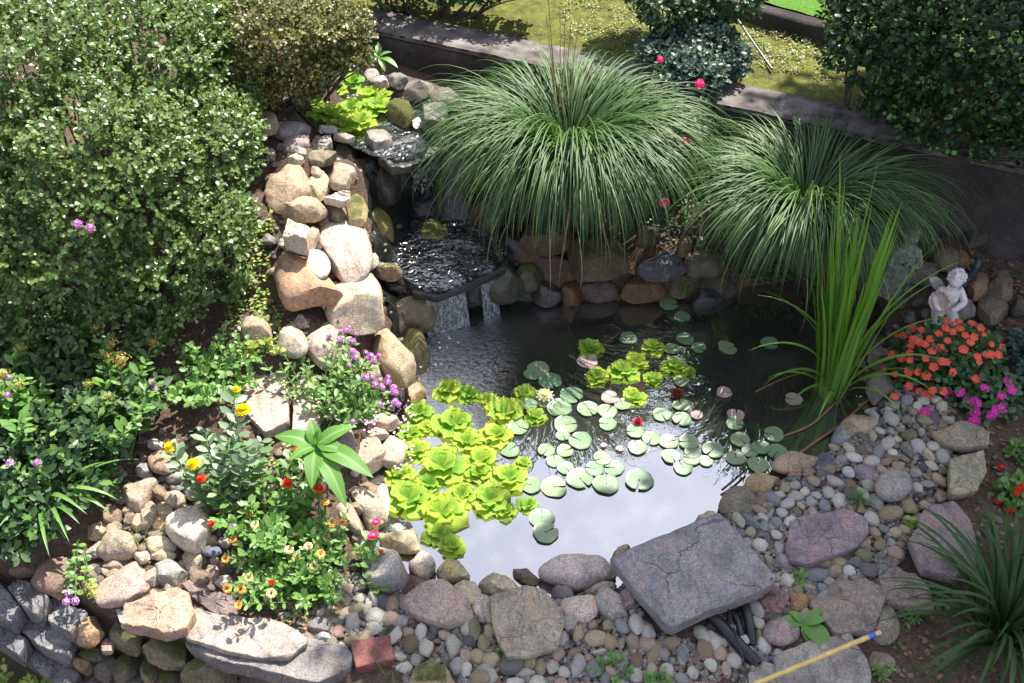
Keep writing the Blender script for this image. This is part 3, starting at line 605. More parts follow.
for nm, pts, c, z, T in (('lower_layer',[(135,400),(250,330),(500,380),(750,385),(900,430),(970,470),(940,550),(800,610),(700,600),(500,545),(300,510),(180,450)],'20,19,19',.10,.11),
                 ('upper_layer',[(130,340),(180,230),(300,280),(560,300),(690,350),(750,400),(640,480),(520,485),(330,450),(135,385)],'33,29,27',.15,.055)):
    o = rock(nm,'G',pts,c,None,prof=S,T=T,z=z,amp=.04); del o['category']; o.parent = sl_; o.location -= sl_.location
rock('rock','G',(265,55,40,34),'27,23,19','small brown rock at the foot of the zinnia clump, left side',group=gC)
rock('rock','G',(640,290,36,22),'34,32,30','small grey rock on the soil above the pale layered slab',group=gC)
rock('rock','G',(840,330,75,38,-15),'17,16,16','dark slate rock on the soil right of the zinnia clump',group=gC)
rock('rock','G',(840,392,42,24),'30,31,32','small flat grey rock left of the red brick',group=gC)
# front edge
rock('boulder','H',[(130,100),(200,20),(290,20),(340,120),(320,210),(230,270),(150,230)],'31,29,28','big grey boulder beside the bright pink zinnias',group=gC,T=.2)
rock('rock','H',[(300,60),(400,60),(450,110),(440,170),(380,180),(310,110)],'44,37,33','whitish pink rock right of the big grey boulder',group=gC)
rock('rock','D',[(280,610),(440,590),(500,670),(380,700),(280,660)],'42,36,24','flat yellowish rock at the water just below the floating plants',group=gC,T=.08)
rock('rock','H',[(470,130),(510,95),(600,120),(640,170),(600,200),(540,215),(480,180)],'38,34,18','olive yellow flat rock at the water edge',group=gC,T=.09,z=.03)
rock('rock','H',(600,250,62,58),'46,41,30','pale yellow round rock above the white and pink one',group=gC,prof=D)
rock('boulder','H',[(300,270),(340,190),(430,170),(500,190),(580,260),(610,330),(600,390),(440,395),(300,320)],'36,28,24','large pinkish brown craggy boulder left of centre at the front',group=gC,T=.16)
rock('rock','H',(675,315,45,52),'50,43,37','white and pink round rock left of the square tan flagstone',group=gC,prof=D)
rock('rock','H',[(650,180),(740,165),(880,225),(880,270),(720,285),(650,230)],'44,38,26','pale yellow ridged rock along the water above the square tan flagstone',group=gC,T=.1)
rock('rock','I',[(55,150),(100,143),(160,143),(195,180),(160,215),(110,200)],'16,12,8','small wet brown rock poking out of the water at the front',mat='w',group=gC,z=.02)
rock('flagstone','H',[(720,270),(800,245),(900,225),(980,230),(1055,320),(1062,400),(1034,500),(904,540),(804,552),(760,470),(735,390)],'33,29,23','square tan flagstone with split layers among the front gravel',prof=S,T=.05,z=.13,amp=.04,group=gC)
bk = rock('brick','H',[(50,482),(235,455),(252,566),(78,606)],'20,8.5,7.5','red brick lying flat on the front gravel',prof=S,T=.07,z=.11,amp=.02)
rock('boulder','H',[(330,640),(440,560),(560,610),(580,680),(500,740),(340,720)],'38,33,21','mossy tan boulder at the bottom picture edge right of the brick',mat='m',group=gC)
rock('flagstone','H',[(-60,610),(150,596),(250,600),(330,640),(330,760),(-60,760)],'13,12,13','dark slate slab at the bottom edge under the red brick',prof=S,T=.05,z=.02,group=gC)
rock('rock','H',(0,560,48,60),'20,19,19','dark grey rock left of the red brick',group=gC)
rock('rock','I',[(215,225),(320,220),(360,250),(330,290),(270,300)],'18,17,17','dark grey rock right of the square tan flagstone',group=gC)
rock('boulder','I',[(205,150),(250,95),(350,78),(460,82),(530,130),(550,180),(450,200),(380,245),(300,215),(220,185)],'46,39,36','long speckled white boulder with a wet dark rim in the water',group=gC,T=.16,z=.04,prof=D)
rock('boulder','I',(380,322,80,68),'48,39,33','pinkish cream boulder below the speckled white one',group=gC,prof=D)
rock('rock','I',[(445,240),(520,225),(570,250),(605,320),(590,375),(530,380),(460,320)],'28,26,25','grey boulder between the pinkish cream and the purple pink ones',group=gC)
rock('rock','I',[(570,240),(620,205),(665,270),(640,330),(605,340)],'33,24,24','purple pink rock against the left side of the big square slab',group=gC)
rock('rock','I',[(400,240),(470,200),(560,200),(580,220),(450,270)],'36,32,26','tan rock tucked behind the grey boulder at the water',group=gC)
rock('rock','I',[(530,80),(580,20),(640,45),(560,110),(540,130)],'26,22,16','brown rock at the water behind the left corner of the big square slab',group=gC,z=.05)
rock('rock','X',[(684,522),(705,510),(720,514),(724,526),(700,532)],'40,34,22','yellowish rock at the water behind the top corner of the big square slab',group=gC,z=.05)
o = rock('slab_stone','X',[(614,558),(640,545),(718,513),(738,532),(773,576),(766,586),(700,612),(671,626),(652,606),(630,580)],'25,23.6,24.8','big square mauve grey slab lying over the gravel and water edge',prof=S,T=.085,z=.19,amp=.03,mat='l',cat='slab')
for X_,lab,c in [((215,225,10,8),'x','2')][:0]: pass
# right bank
rock('flagstone','P',[(150,372),(165,315),(200,298),(280,292),(325,318),(330,345),(300,378),(200,412),(158,402)],'25,20,22','mauve flat stone set in the gravel right of the big square slab',prof=S,T=.05,z=.105,group=gF)
rock('flagstone','P',[(205,495),(270,445),(330,440),(372,480),(345,560),(262,566)],'25,21,18','brown split flagstone above the bamboo pole',prof=S,T=.06,z=.12,group=gF)
rock('flagstone','P',[(430,352),(460,300),(530,265),(570,310),(592,400),(530,440),(460,420)],'23,19,19','largest mauve brown flagstone on the right bank',prof=S,T=.07,z=.13,group=gF)
rock('flagstone','P',[(362,440),(395,418),(440,430),(485,500),(480,515),(375,495)],'25,20,18','brown flagstone under the strappy leaves below the largest one',prof=S,T=.06,z=.09,group=gF)
rock('boulder','P',[(130,620),(150,600),(205,582),(290,563),(345,645),(335,690),(200,720),(130,690)],'31,28,25','flat topped tan boulder under the bamboo pole',T=.12,prof=S,z=.12,group=gF)
rock('boulder','P',(372,545,32,44),'30,27,20','tan boulder behind the blue taped end of the bamboo pole',group=gF)
rock('boulder','L',(190,590,50,60),'24,21,17','brown boulder below the bamboo pole end at the picture bottom',group=gF)
rock('flagstone','P',[(480,112),(540,90),(610,112),(605,140),(560,152),(510,140)],'26,23,18','dark tan flagstone under the magenta impatiens',prof=S,T=.05,dz=.03,group=gF)
rock('flagstone','P',[(520,172),(590,163),(603,200),(580,245),(520,255)],'30,28,20','greenish cream flagstone right of the gravel',prof=S,T=.06,z=.13,group=gF)
rock('boulder','P',(168,188,46,24,-5),'32,24,16','brown oblong boulder at the right water edge',group=gF,prof=D,z=.05)
rock('boulder','P',[(58,240),(80,205),(150,215),(132,245),(85,262)],'38,28,16','tan orange boulder at the right water edge',group=gF,z=.06)
rock('boulder','P',(38,275,38,32),'19,18,13','dark olive speckled boulder at the right water edge',group=gF,prof=D,z=.06)
rock('boulder','P',[(252,135),(270,100),(305,110),(300,155),(265,160)],'25,25,27','bluish grey boulder where the gravel meets the drooping iris leaves',group=gF)
rock('boulder','P',(315,105,38,26),'33,26,19','tan brown boulder beside the bluish grey one',group=gF,prof=D,dz=.02)
rock('cobble','P',(391,238,36,33),'28,26,24','largest round grey cobble on the right gravel',prof=Eg,T=.11,dz=.02)
rock('cobble','P',(332,213,32,13,33),'24,21,22','long mauve cobble left of the largest round one',prof=Eg)
rock('rock','P',[(205,190),(230,158),(260,180),(262,200),(225,205)],'10,10,13','dark slate rock at the water right of the oblong boulder',group=gF)
rock('rock','X',(881,358,12,11),'27,23,20','brown rock behind the left side of the coral impatiens, upper of two',group=gF)
rock('rock','X',(883,386,14,18),'25,22,20','brown grey rock left of the coral impatiens, lower of two',group=gF)
rock('flagstone','J',[(375,300),(450,212),(530,255),(482,350),(400,322)],'25,16,15','reddish flat stone by the right corner of the big square slab',prof=S,T=.045,z=.09,group=gF)
rock('rock','J',[(510,320),(530,260),(622,272),(582,362)],'32,19,10','orange brown rock right of the reddish flat stone',group=gF,T=.06)
rock('cobble','J',(485,440,76,58),'30,24,22','pinkish speckled cobble under the leafy seedling',prof=Eg,dz=.02)
rock('flagstone','J',[(110,650),(200,640),(330,640),(330,760),(100,760)],'24,15,13','reddish flat stone at the bottom picture edge',prof=S,T=.05,z=.07,group=gF)
rock('flagstone','J',[(330,640),(400,580),(480,610),(560,640),(650,690),(640,760),(300,760)],'25,24,22','grey flat stone at the bottom picture edge under the pole',prof=S,T=.05,z=.08,group=gF)
# rear edge
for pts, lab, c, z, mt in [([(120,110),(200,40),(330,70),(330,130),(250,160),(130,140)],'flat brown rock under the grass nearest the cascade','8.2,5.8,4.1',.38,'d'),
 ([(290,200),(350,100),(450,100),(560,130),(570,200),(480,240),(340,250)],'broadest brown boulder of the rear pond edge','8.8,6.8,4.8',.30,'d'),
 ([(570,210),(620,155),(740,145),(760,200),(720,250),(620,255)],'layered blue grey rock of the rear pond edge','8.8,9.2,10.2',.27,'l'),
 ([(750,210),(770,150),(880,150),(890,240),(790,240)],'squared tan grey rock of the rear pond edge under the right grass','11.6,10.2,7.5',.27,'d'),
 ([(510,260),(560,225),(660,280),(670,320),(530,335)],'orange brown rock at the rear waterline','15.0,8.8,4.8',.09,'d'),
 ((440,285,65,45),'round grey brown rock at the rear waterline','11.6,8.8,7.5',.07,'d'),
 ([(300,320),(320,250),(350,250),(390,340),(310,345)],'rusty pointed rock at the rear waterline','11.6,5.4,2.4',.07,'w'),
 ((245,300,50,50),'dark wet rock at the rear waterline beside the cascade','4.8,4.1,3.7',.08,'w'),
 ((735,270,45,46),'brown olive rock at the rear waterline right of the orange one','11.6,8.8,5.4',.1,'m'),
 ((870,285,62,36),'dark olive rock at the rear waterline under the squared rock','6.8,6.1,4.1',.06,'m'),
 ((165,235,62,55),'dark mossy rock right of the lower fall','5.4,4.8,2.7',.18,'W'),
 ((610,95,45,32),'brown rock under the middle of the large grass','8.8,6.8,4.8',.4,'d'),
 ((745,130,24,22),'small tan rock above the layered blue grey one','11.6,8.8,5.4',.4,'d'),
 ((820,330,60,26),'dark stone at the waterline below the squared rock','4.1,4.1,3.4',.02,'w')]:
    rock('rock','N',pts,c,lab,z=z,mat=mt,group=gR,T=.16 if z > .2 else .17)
# dark rocks that carry the falls
for s_, lab, c, z, T in [((392,172,18,16),'dark wet rock face under the upper fall, left of the water','3,3,3',.60,.3),((458,162,20,22),'dark wet rock face right of the upper fall','5,5,4.5',.62,.34),((420,166,18,12),'black wet rock behind the upper fall','3,3,3',.58,.24),
   ((430,298,22,12),'black wet rock behind the left side of the lower fall','3,3,3',.19,.2),((470,290,24,12),'black wet rock behind the lower fall','3,3,3',.17,.2),((502,278,22,22),'mossy black rock right of the middle ledge','5,5,3',.2,.3),((383,182,16,20),'dark rock between the bank and the upper fall','7,6,5',.62,.26),((395,318,20,22),'dark wet rock left of the lower fall','8,7,4',.12,.25),((488,210,18,18),'dark rock at the back of the middle ledge','6,5,4',.42,.2)]:
    rock('rock','X',s_,c,lab,z=z,T=T,mat='W' if 'moss' in lab else 'w',group='dark wet rocks of the cascade')
rock('flagstone','X',[(380,156),(398,140),(425,132),(440,126),(446,138),(434,150),(410,163),(392,166)],'5,5,5','wet lip stone under the upper waterfall',prof=S,T=.07,z=.83,mat='w')
rock('flagstone','X',[(405,272),(425,262),(490,245),(508,254),(504,266),(470,282),(436,294),(414,290)],'4,4,4','wet lip stone under the lower waterfall',prof=S,T=.07,z=.345,mat='w')
# stones round the upper pool
for s_, lab, c, z, mt in [((372,75,7,7),'round grey stone behind the bright upper pool plants, left of two','30,28,26',.92,'d'),((383,82,8,6),'round pinkish stone behind the bright upper pool plants, right of two','38,33,32',.92,'d'),
  ((420,89,14,9),'flat grey rock at the right rim of the upper pool, farthest','21,19,16',.93,'d'),((433,114,13,18),'upright grey rock at the right rim of the upper pool','17,17,15',.92,'d'),((400,110,13,15),'moss covered round rock at the right of the upper pool plants','12,10,5',.88,'M'),
  ((418,123,5,5),'little white stone at the upper pool','55,55,52',.87,'d'),((445,100,12,12),'dark grey rock against the large grass at the upper pool','14,13,12',.92,'d'),((303,99,8,8),'dark mossy rock left of the upper pool plants','11,10,7',.92,'M'),((288,108,9,8),'dark rock at the left rim of the upper pool','10,9,8',.95,'d'),
  ((330,78,12,7),'grey rock at the back rim of the upper pool','15,14,12',.93,'d'),((398,80,9,8),'grey rock behind the mossy round one','16,16,14',.92,'d')]:
    rock('rock','X',s_,c,lab,z=z,mat=mt,group='stones round the upper pool')
# behind the cherub
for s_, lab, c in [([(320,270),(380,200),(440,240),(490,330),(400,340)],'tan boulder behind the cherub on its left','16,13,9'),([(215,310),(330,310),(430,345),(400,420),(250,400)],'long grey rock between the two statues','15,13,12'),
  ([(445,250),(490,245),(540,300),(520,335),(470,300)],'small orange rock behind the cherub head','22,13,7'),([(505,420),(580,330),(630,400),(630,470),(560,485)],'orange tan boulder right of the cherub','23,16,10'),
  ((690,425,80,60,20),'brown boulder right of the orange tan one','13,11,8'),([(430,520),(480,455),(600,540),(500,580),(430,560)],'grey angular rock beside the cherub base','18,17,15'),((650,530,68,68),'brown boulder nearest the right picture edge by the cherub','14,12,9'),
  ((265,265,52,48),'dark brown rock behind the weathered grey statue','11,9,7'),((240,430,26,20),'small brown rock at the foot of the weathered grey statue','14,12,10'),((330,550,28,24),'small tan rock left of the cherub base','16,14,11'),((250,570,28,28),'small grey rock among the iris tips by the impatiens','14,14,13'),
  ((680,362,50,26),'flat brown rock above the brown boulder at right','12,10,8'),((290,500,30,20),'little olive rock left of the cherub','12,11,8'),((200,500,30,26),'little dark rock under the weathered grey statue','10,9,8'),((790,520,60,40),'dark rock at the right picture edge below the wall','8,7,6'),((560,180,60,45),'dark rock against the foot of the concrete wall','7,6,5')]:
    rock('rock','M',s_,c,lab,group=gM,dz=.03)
# stones under water near the front edge
for s_, lab, c in [((505,560,30,14),'pinkish stone under water in front of the small wet brown rock','30,24,20'),((487,532,20,9),'pale stone under water at the front left','30,28,22'),((585,545,26,12),'pale stone under water above the speckled white boulder','30,28,24'),((650,520,34,14),'broad brown stone under water near the slab','26,22,18'),((460,545,14,8),'small stone under water by the floating plants','24,22,18'),((590,500,30,12),'dim stone under the middle water','18,18,14'),((560,330,12,8),'brown stone just under water behind the rosettes','20,12,8'),((800,420,30,18),'brown stone under water by the iris','16,10,5'),((840,400,26,18),'dark stone under water at the iris foot','14,9,5'),((690,540,18,8),'pale stone under water right by the slab','28,26,22')]:
    rock('rock','X',s_,c,lab,z=-.05,T=.07,prof=D,group='stones under the pond water')
# ------------------------------------------------------------------ labels by rank
ORD = ['nearest','second nearest','third nearest','fourth nearest','fifth nearest','sixth nearest','seventh nearest','eighth nearest','ninth nearest','tenth nearest','eleventh nearest','twelfth nearest','thirteenth nearest','fourteenth nearest','fifteenth nearest','sixteenth nearest','seventeenth nearest','eighteenth nearest','nineteenth nearest','twentieth nearest']
def rank_labels(items, marks, noun):
    """items: (object, look, (px,py)); the label says which one by its rank from the nearest landmark"""
    B = {}
    for o, look, p in items:
        d, n = min((math.hypot(p[0]-m[1], p[1]-m[2]), m[0]) for m in marks); B.setdefault((look, n), []).append((d, o))
    for (look, n), L in B.items():
        L.sort(key=lambda t: t[0])
        for i, (d, o) in enumerate(L): o['label'] = ('%s %s %s to the %s' % (look, noun, ORD[min(i, 19)], n))
def noisy_ico(sub, amp, seed, f=1.6):
    import bmesh
    bm = bmesh.new(); bmesh.ops.create_icosphere(bm, subdivisions=sub, radius=1)
    off = Vector((seed*3.1, seed*1.7, seed))
    for v in bm.verts: v.co *= 1+amp*mnoise.noise(v.co*f+off)+amp*.35*mnoise.noise(v.co*f*3+off)
    V = np.array([v.co[:] for v in bm.verts]); F = np.array([[v.index for v in f.verts] for f in bm.faces]); bm.free(); return V, F

# ------------------------------------------------------------------ pebbles
PM = []
for k in range(9):
    V, F = noisy_ico(3, .22 if k < 5 else .32, k+1, 1.3)
    if k >= 6:
        r = np.random.RandomState(k)
        for _ in range(5):
            d = r.normal(size=3); d /= np.linalg.norm(d); s = V@d; V[s > .62] -= np.outer((s[s > .62]-.62)*.9, d)
    m_ = MB(); m_.add(V, F); PM.append(m_.mesh('pebble', [PEB]))
REG = [[(345,588),(385,572),(410,600),(480,612),(545,600),(620,592),(652,640),(700,645),(740,600),(762,590),(800,572),(830,600),(800,640),(790,700),(330,710),(335,650),(300,640),(320,612)],
       [(722,498),(760,482),(800,470),(832,452),(848,425),(880,395),(925,398),(955,425),(962,450),(945,470),(930,505),(905,540),(885,575),(860,590),(800,600),(770,575),(735,535)]]
WC = [('white','50,49,46',.16),('pale grey','37,37,36',.17),('blue grey','22,24,27',.12),('dark grey','12,12,13',.10),('tan','33,28,20',.17),('cream','43,39,30',.09),('pink','36,27,24',.08),('brown','21,16,12',.08),('olive','24,23,15',.03)]
rp = np.random.RandomState(21)
ob0 = []; items = []; PL = []
def peb(x, y, r, elong, ang, ci, z=None, flat=.62, mesh=None):
    gz = T1(x, y) if z is None else z
    o = bpy.data.objects.new('pebble', PM[mesh if mesh is not None else rp.randint(9)]); col.objects.link(o)
    o.location = (x, y, gz+r*flat*.45); o.scale = (r*elong, r/elong**.5, r*flat); o.rotation_euler = (rp.uniform(-.35,.35), rp.uniform(-.35,.35), ang)
    c = rgb(WC[ci][1]); j = rp.uniform(.72, 1.25); o.color = (c[0]*j*1.28, c[1]*j*1.26*rp.uniform(.97,1.03), c[2]*j*1.2*rp.uniform(.93,1.06), 1)
    shape = 'oblong' if elong > 1.28 else ('round' if elong < 1.1 else 'oval')
    o['category'] = 'pebble'; o['group'] = 'pebbles of the gravel margin'; return o, '%s %s %s' % ('large' if r > .033 else ('small' if r < .024 else 'medium'), WC[ci][0], shape)
allf = [f for f in FOOT]
boxes = [(f.min(0)-.05, f.max(0)+.05) for f in allf]
_cg = np.full((760, 660), 9.); _cx = -3.6+np.arange(760)*.01; _cy = 1.7+np.arange(660)*.01
for f in allf+[POND_W]:
    i0, i1 = np.searchsorted(_cx, [f[:,0].min()-.06, f[:,0].max()+.06]); j0, j1 = np.searchsorted(_cy, [f[:,1].min()-.06, f[:,1].max()+.06])
    if i1 <= i0 or j1 <= j0: continue
    A_, B_ = np.meshgrid(_cx[i0:i1], _cy[j0:j1], indexing='ij'); sd = poly_sd(np.stack([A_.ravel(), B_.ravel()], 1), f).reshape(A_.shape)
    if f is POND_W: sd = np.where(sd < 0, -1, 9.)
    _cg[i0:i1, j0:j1] = np.minimum(_cg[i0:i1, j0:j1], sd)
def clear(p, m):
    i = int((p[0]+3.6)*100); j = int((p[1]-1.7)*100)
    return not (0 <= i < 760 and 0 <= j < 660) or _cg[i, j] > m
placed = np.zeros((0, 3))
manual = [('H',162,425,42,26,1),('H',163,282,30,37,1),('H',250,318,37,35,7),('H',205,300,30,33,3),('H',338,358,27,27,2),('H',302,615,38,27,0),('H',170,372,45,32,1),('H',225,385,25,27,4),('H',250,382,28,26,6),('H',340,505,40,34,7),('H',410,522,35,38,0),('H',535,517,35,44,0),('H',262,465,28,40,0),('H',613,435,34,30,1),('H',450,430,32,28,3),('H',640,415,30,55,8),('H',820,605,55,36,3),('H',685,500,28,32,8),('H',565,610,38,32,1),('H',690,620,36,26,1),('H',610,625,30,32,0),('H',665,665,50,30,4),('H',300,400,36,26,1),('H',130,335,16,30,0),('H',595,560,34,36,6),('H',655,558,28,32,4),('H',720,580,40,30,4),('H',900,585,32,34,4),('H',720,660,30,30,0),('H',60,400,30,34,1),('H',90,330,26,24,4),
 ('I',325,400,42,30,1),('I',298,480,22,28,0),('I',450,478,48,28,4),('I',583,412,34,36,2),('I',650,410,34,42,0),('I',520,410,32,36,8),('I',705,455,34,32,1),('I',700,505,38,34,6),('I',640,490,36,34,4),('I',275,545,25,36,6),('I',370,610,36,42,0),('I',450,620,42,36,2),('I',250,610,28,30,0),('I',195,615,32,34,4),('I',140,585,30,32,4),('I',780,550,28,26,1),('I',580,595,30,28,1),('I',650,655,32,28,0),('I',645,585,36,34,7),('I',735,550,32,44,4),('I',425,565,26,22,6),('I',480,540,34,18,0),('I',920,635,28,26,0),('I',870,545,28,34,2),('I',520,495,32,30,4),
 ('J',380,32,38,24,0),('J',467,45,28,30,1),('J',585,128,34,24,1),('J',512,200,34,28,0),('J',372,402,26,30,0),('J',398,512,30,32,0),('J',895,150,42,34,3),('J',830,110,36,24,2),('J',750,108,34,24,4),('J',875,80,42,32,8),('J',680,112,36,30,8),('J',640,175,56,24,2),('J',490,105,34,28,1),('J',740,160,40,26,4),('J',105,450,36,44,1),('J',155,490,36,38,1),('J',120,530,38,38,7),('J',190,550,32,28,6),('J',145,598,26,30,0),('J',60,640,28,24,0),('J',10,560,24,42,1),('J',380,460,26,26,8),('J',200,490,28,24,1),('J',440,575,26,20,2),
 ('K',320,137,32,30,1),('K',250,125,24,24,1),('K',475,145,34,26,8),('K',405,210,34,22,8),('K',495,305,30,28,5),('K',555,312,28,32,1),('K',505,350,30,22,0),('K',400,530,40,42,8),('K',473,530,30,28,6),('K',315,570,50,38,4),('K',152,315,34,24,0),('K',232,595,34,28,1),('K',85,515,32,30,0),('K',40,470,28,30,1),('K',512,262,28,22,0),('K',222,440,34,26,1),('K',130,380,28,24,0),('K',255,515,28,34,1),('K',430,385,28,22,1),('K',20,535,26,26,2),('K',570,275,30,24,5),('K',445,260,28,30,1),('K',520,130,26,28,3),('K',545,490,30,34,6)]
def add_pt(x, y, r): 
    global placed
    placed = np.vstack([placed, [x, y, r]])
ind = []
for zn, x, y, rx, ry, ci in manual:
    ox, oy, sc = ZN[zn]; px, py = ox+x/sc, oy+y/sc; g = G(px, py); s = ppm(g); a, b = rx/s/sc, ry/s/sc/.8
    r = math.sqrt(a*b)*1.08; e = math.sqrt(max(a, b)/min(a, b)); e = min(e**1.3, 1.6)
    o, look = peb(g.x, g.y, r, e, (0 if a >= b else 1.57)+rp.uniform(-.3,.3), ci); add_pt(g.x, g.y, r); items.append((o, look, (px, py)))
cs = np.cumsum([w[2] for w in WC]); fill = []
def dart(reg, n, rlo, rhi, pack, m):
    out = []; P = np.array(reg, float); lo, hi = P.min(0), P.max(0)
    for _ in range(n):
        q = rp.uniform(lo, hi)
        if poly_sd(q, P)[0] > 0: continue
        w = W(q[0], q[1], .06); r = rp.uniform(rlo, rhi)
        d = np.hypot(placed[:,0]-w.x, placed[:,1]-w.y)
        if (d < (placed[:,2]+r)*pack).any() or not clear(np.array([w.x, w.y]), r*m): continue
        add_pt(w.x, w.y, r); out.append((w.x, w.y, r, q))
    return out
cand = []
for lo_, hi_, n, pk in ((.031,.038,300,.93),(.025,.031,3500,.92),(.019,.025,5000,.9)):
    for reg in REG: cand += dart(reg, n, lo_, hi_, pk, .25)
cand.sort(key=lambda t: -t[2])
nI = 300-len(items)
for x, y, r, q in cand[:nI]:
    e = rp.choice([1.0,1.05,1.2,1.2,1.35,1.5]); o, look = peb(x, y, r*1.04, e, rp.uniform(0, 3.14), int(np.searchsorted(cs, rp.uniform(0, cs[-1]*.999)))); items.append((o, look, tuple(q)))
LM = [('red brick',372,652),('square tan flagstone',525,620),('big square slab',695,570),('black hoses',735,630),('mauve flat stone in the gravel',825,536),('largest round grey cobble',893,486),('bamboo pole',860,640),('coral impatiens',930,410),('dark olive speckled boulder',737,502),('pinkish brown craggy boulder',435,600),('mossy tan boulder',437,672),('greenish cream flagstone',962,470),('long speckled white boulder',580,573),('brown split flagstone',850,605),('leafy seedling',815,625),('feathery weed',610,665),('grassy tuft',857,503),('big grey boulder',388,570),('long mauve cobble',867,475)]
rank_labels(items, LM, 'pebble')
# everything smaller reads as one mass of fine gravel under and between the pebbles
mats_f = []
for n_, c_, _ in WC[:7]:
    mm = stone_mat('fine_gravel_'+n_.replace(' ', '_'), rough=.65); 
    for nd in list(mm.node_tree.nodes):
        if nd.type == 'OBJECT_INFO':
            for l in list(mm.node_tree.links):
                if l.from_node == nd and l.from_socket.name == 'Color':
                    to = l.to_socket; mm.node_tree.links.remove(l); to.default_value = (*[v*.5 for v in rgb(c_)], 1)
    mats_f.append(mm)
Vi, Fi = noisy_ico(2, .25, 3); mb = MB()
rest = [(x, y, r, 0) for x, y, r, q in cand[nI:]]
for reg in REG:
    P = np.array(reg, float); lo, hi = P.min(0), P.max(0)
    for _ in range(5200):
        q = rp.uniform(lo, hi)
        if poly_sd(q, P)[0] > 6: continue
        w = W(q[0], q[1], .06)
        if clear(np.array([w.x, w.y]), -.03): rest.append((w.x, w.y, rp.uniform(.007, .016), 1))
zz = terr(np.array([(a, b) for a, b, c, d in rest]))
for (x, y, r, lowr), z in zip(rest, zz):
    a = rp.uniform(0, 6.28); c, s = math.cos(a), math.sin(a); S_ = Vi*np.array([r*rp.uniform(1,1.4), r*rp.uniform(.8,1), r*.65]); R_ = np.column_stack([S_[:,0]*c-S_[:,1]*s, S_[:,0]*s+S_[:,1]*c, S_[:,2]])
    mb.add(R_+np.array([x, y, z+r*.2+(.004 if lowr else 0)]), Fi, m=int(min(6, np.searchsorted(cs, rp.uniform(0, cs[-1])))))
tag(mb.build('fine_gravel', mats_f), 'fine gravel filling the gaps between the pebbles', kind='stuff')
# loose chips and small stones in the soil of the left bank
mb = MB(); n = 0
for (x0, y0, x1, y1, k) in [(225,300,440,470,500),(90,430,300,600,650),(255,110,400,300,350),(900,300,1000,420,160),(280,560,360,640,250),(960,440,1024,560,60),(860,240,1020,340,120)]:
    for _ in range(k):
        q = (rp.uniform(x0, x1), rp.uniform(y0, y1)); w = G(*q) if n % 1 == 0 else None
        if not clear(np.array([w.x, w.y]), -.02): continue
        r = rp.choice([.006,.008,.01,.014,.022]); a = rp.uniform(0, 6.28); c, s = math.cos(a), math.sin(a); S_ = Vi*np.array([r*1.3, r, r*.6]); R_ = np.column_stack([S_[:,0]*c-S_[:,1]*s, S_[:,0]*s+S_[:,1]*c, S_[:,2]])
        mb.add(R_+np.array([w.x, w.y, w.z+r*.2]), Fi, m=int(rp.choice([1,3,4,4,6,4,3])))
tag(mb.build('stone_chips', mats_f), 'loose stone chips scattered over the soil between the rocks', kind='stuff')

# small angular stones wedged between the large ones of the left bank
ws = []; n = 0; rq = np.random.RandomState(77); BK = [np.array(q, float) for q in ([(262,120),(340,135),(362,160),(372,240),(395,300),(410,360),(395,385),(330,345),(275,300),(262,200)],[(150,450),(225,520),(225,590),(120,600),(90,540)],[(330,400),(395,400),(385,540),(340,540),(345,470)])]
for tr in range(3000):
    B_ = BK[tr % 3]; q = rq.uniform(B_.min(0), B_.max(0))
    if n >= 60 or poly_sd(q, B_)[0] > 0: continue
    w = G(q[0], q[1]); r_ = rq.uniform(.022, .045)
    if any(math.hypot(w.x-a[0], w.y-a[1]) < (r_+a[2])*.9 for a in ws) or not clear(np.array([w.x, w.y]), -.012): continue
    ws.append((w.x, w.y, r_)); n += 1; R2 = r_*ppm(w); c_ = [('pinkish','30,24,21'),('grey','22,21,20'),('tan','31,25,18'),('brown','20,15,11'),('pale','38,33,29')][rq.randint(5)]
    o = rock('rock', 'X', (q[0], q[1], R2*rq.uniform(1,1.4), R2*.8, rq.uniform(-50,50)), c_[1], None, T=r_*1.3, dz=.012, cat='rock', group='small stones wedged in the left bank'); ws_l = (o, 'small angular '+c_[0], tuple(q)); items2 = globals().setdefault('items2', []); items2.append(ws_l)
rank_labels(items2, [('white egg shaped rock',318,264),('big pinkish oval boulder',345,250),('large streaked boulder',290,190),('pale squared block',296,232),('broad pale cream boulder',358,300),('purple flower spikes',385,370),('large pale boulder',188,522),('round mottled boulder',115,548),('small yellow ochre rock',161,520),('slanting tan boulder',363,515),('rounded pinkish tan boulder',366,452),('mauve elongated rock',297,144)], 'stone')

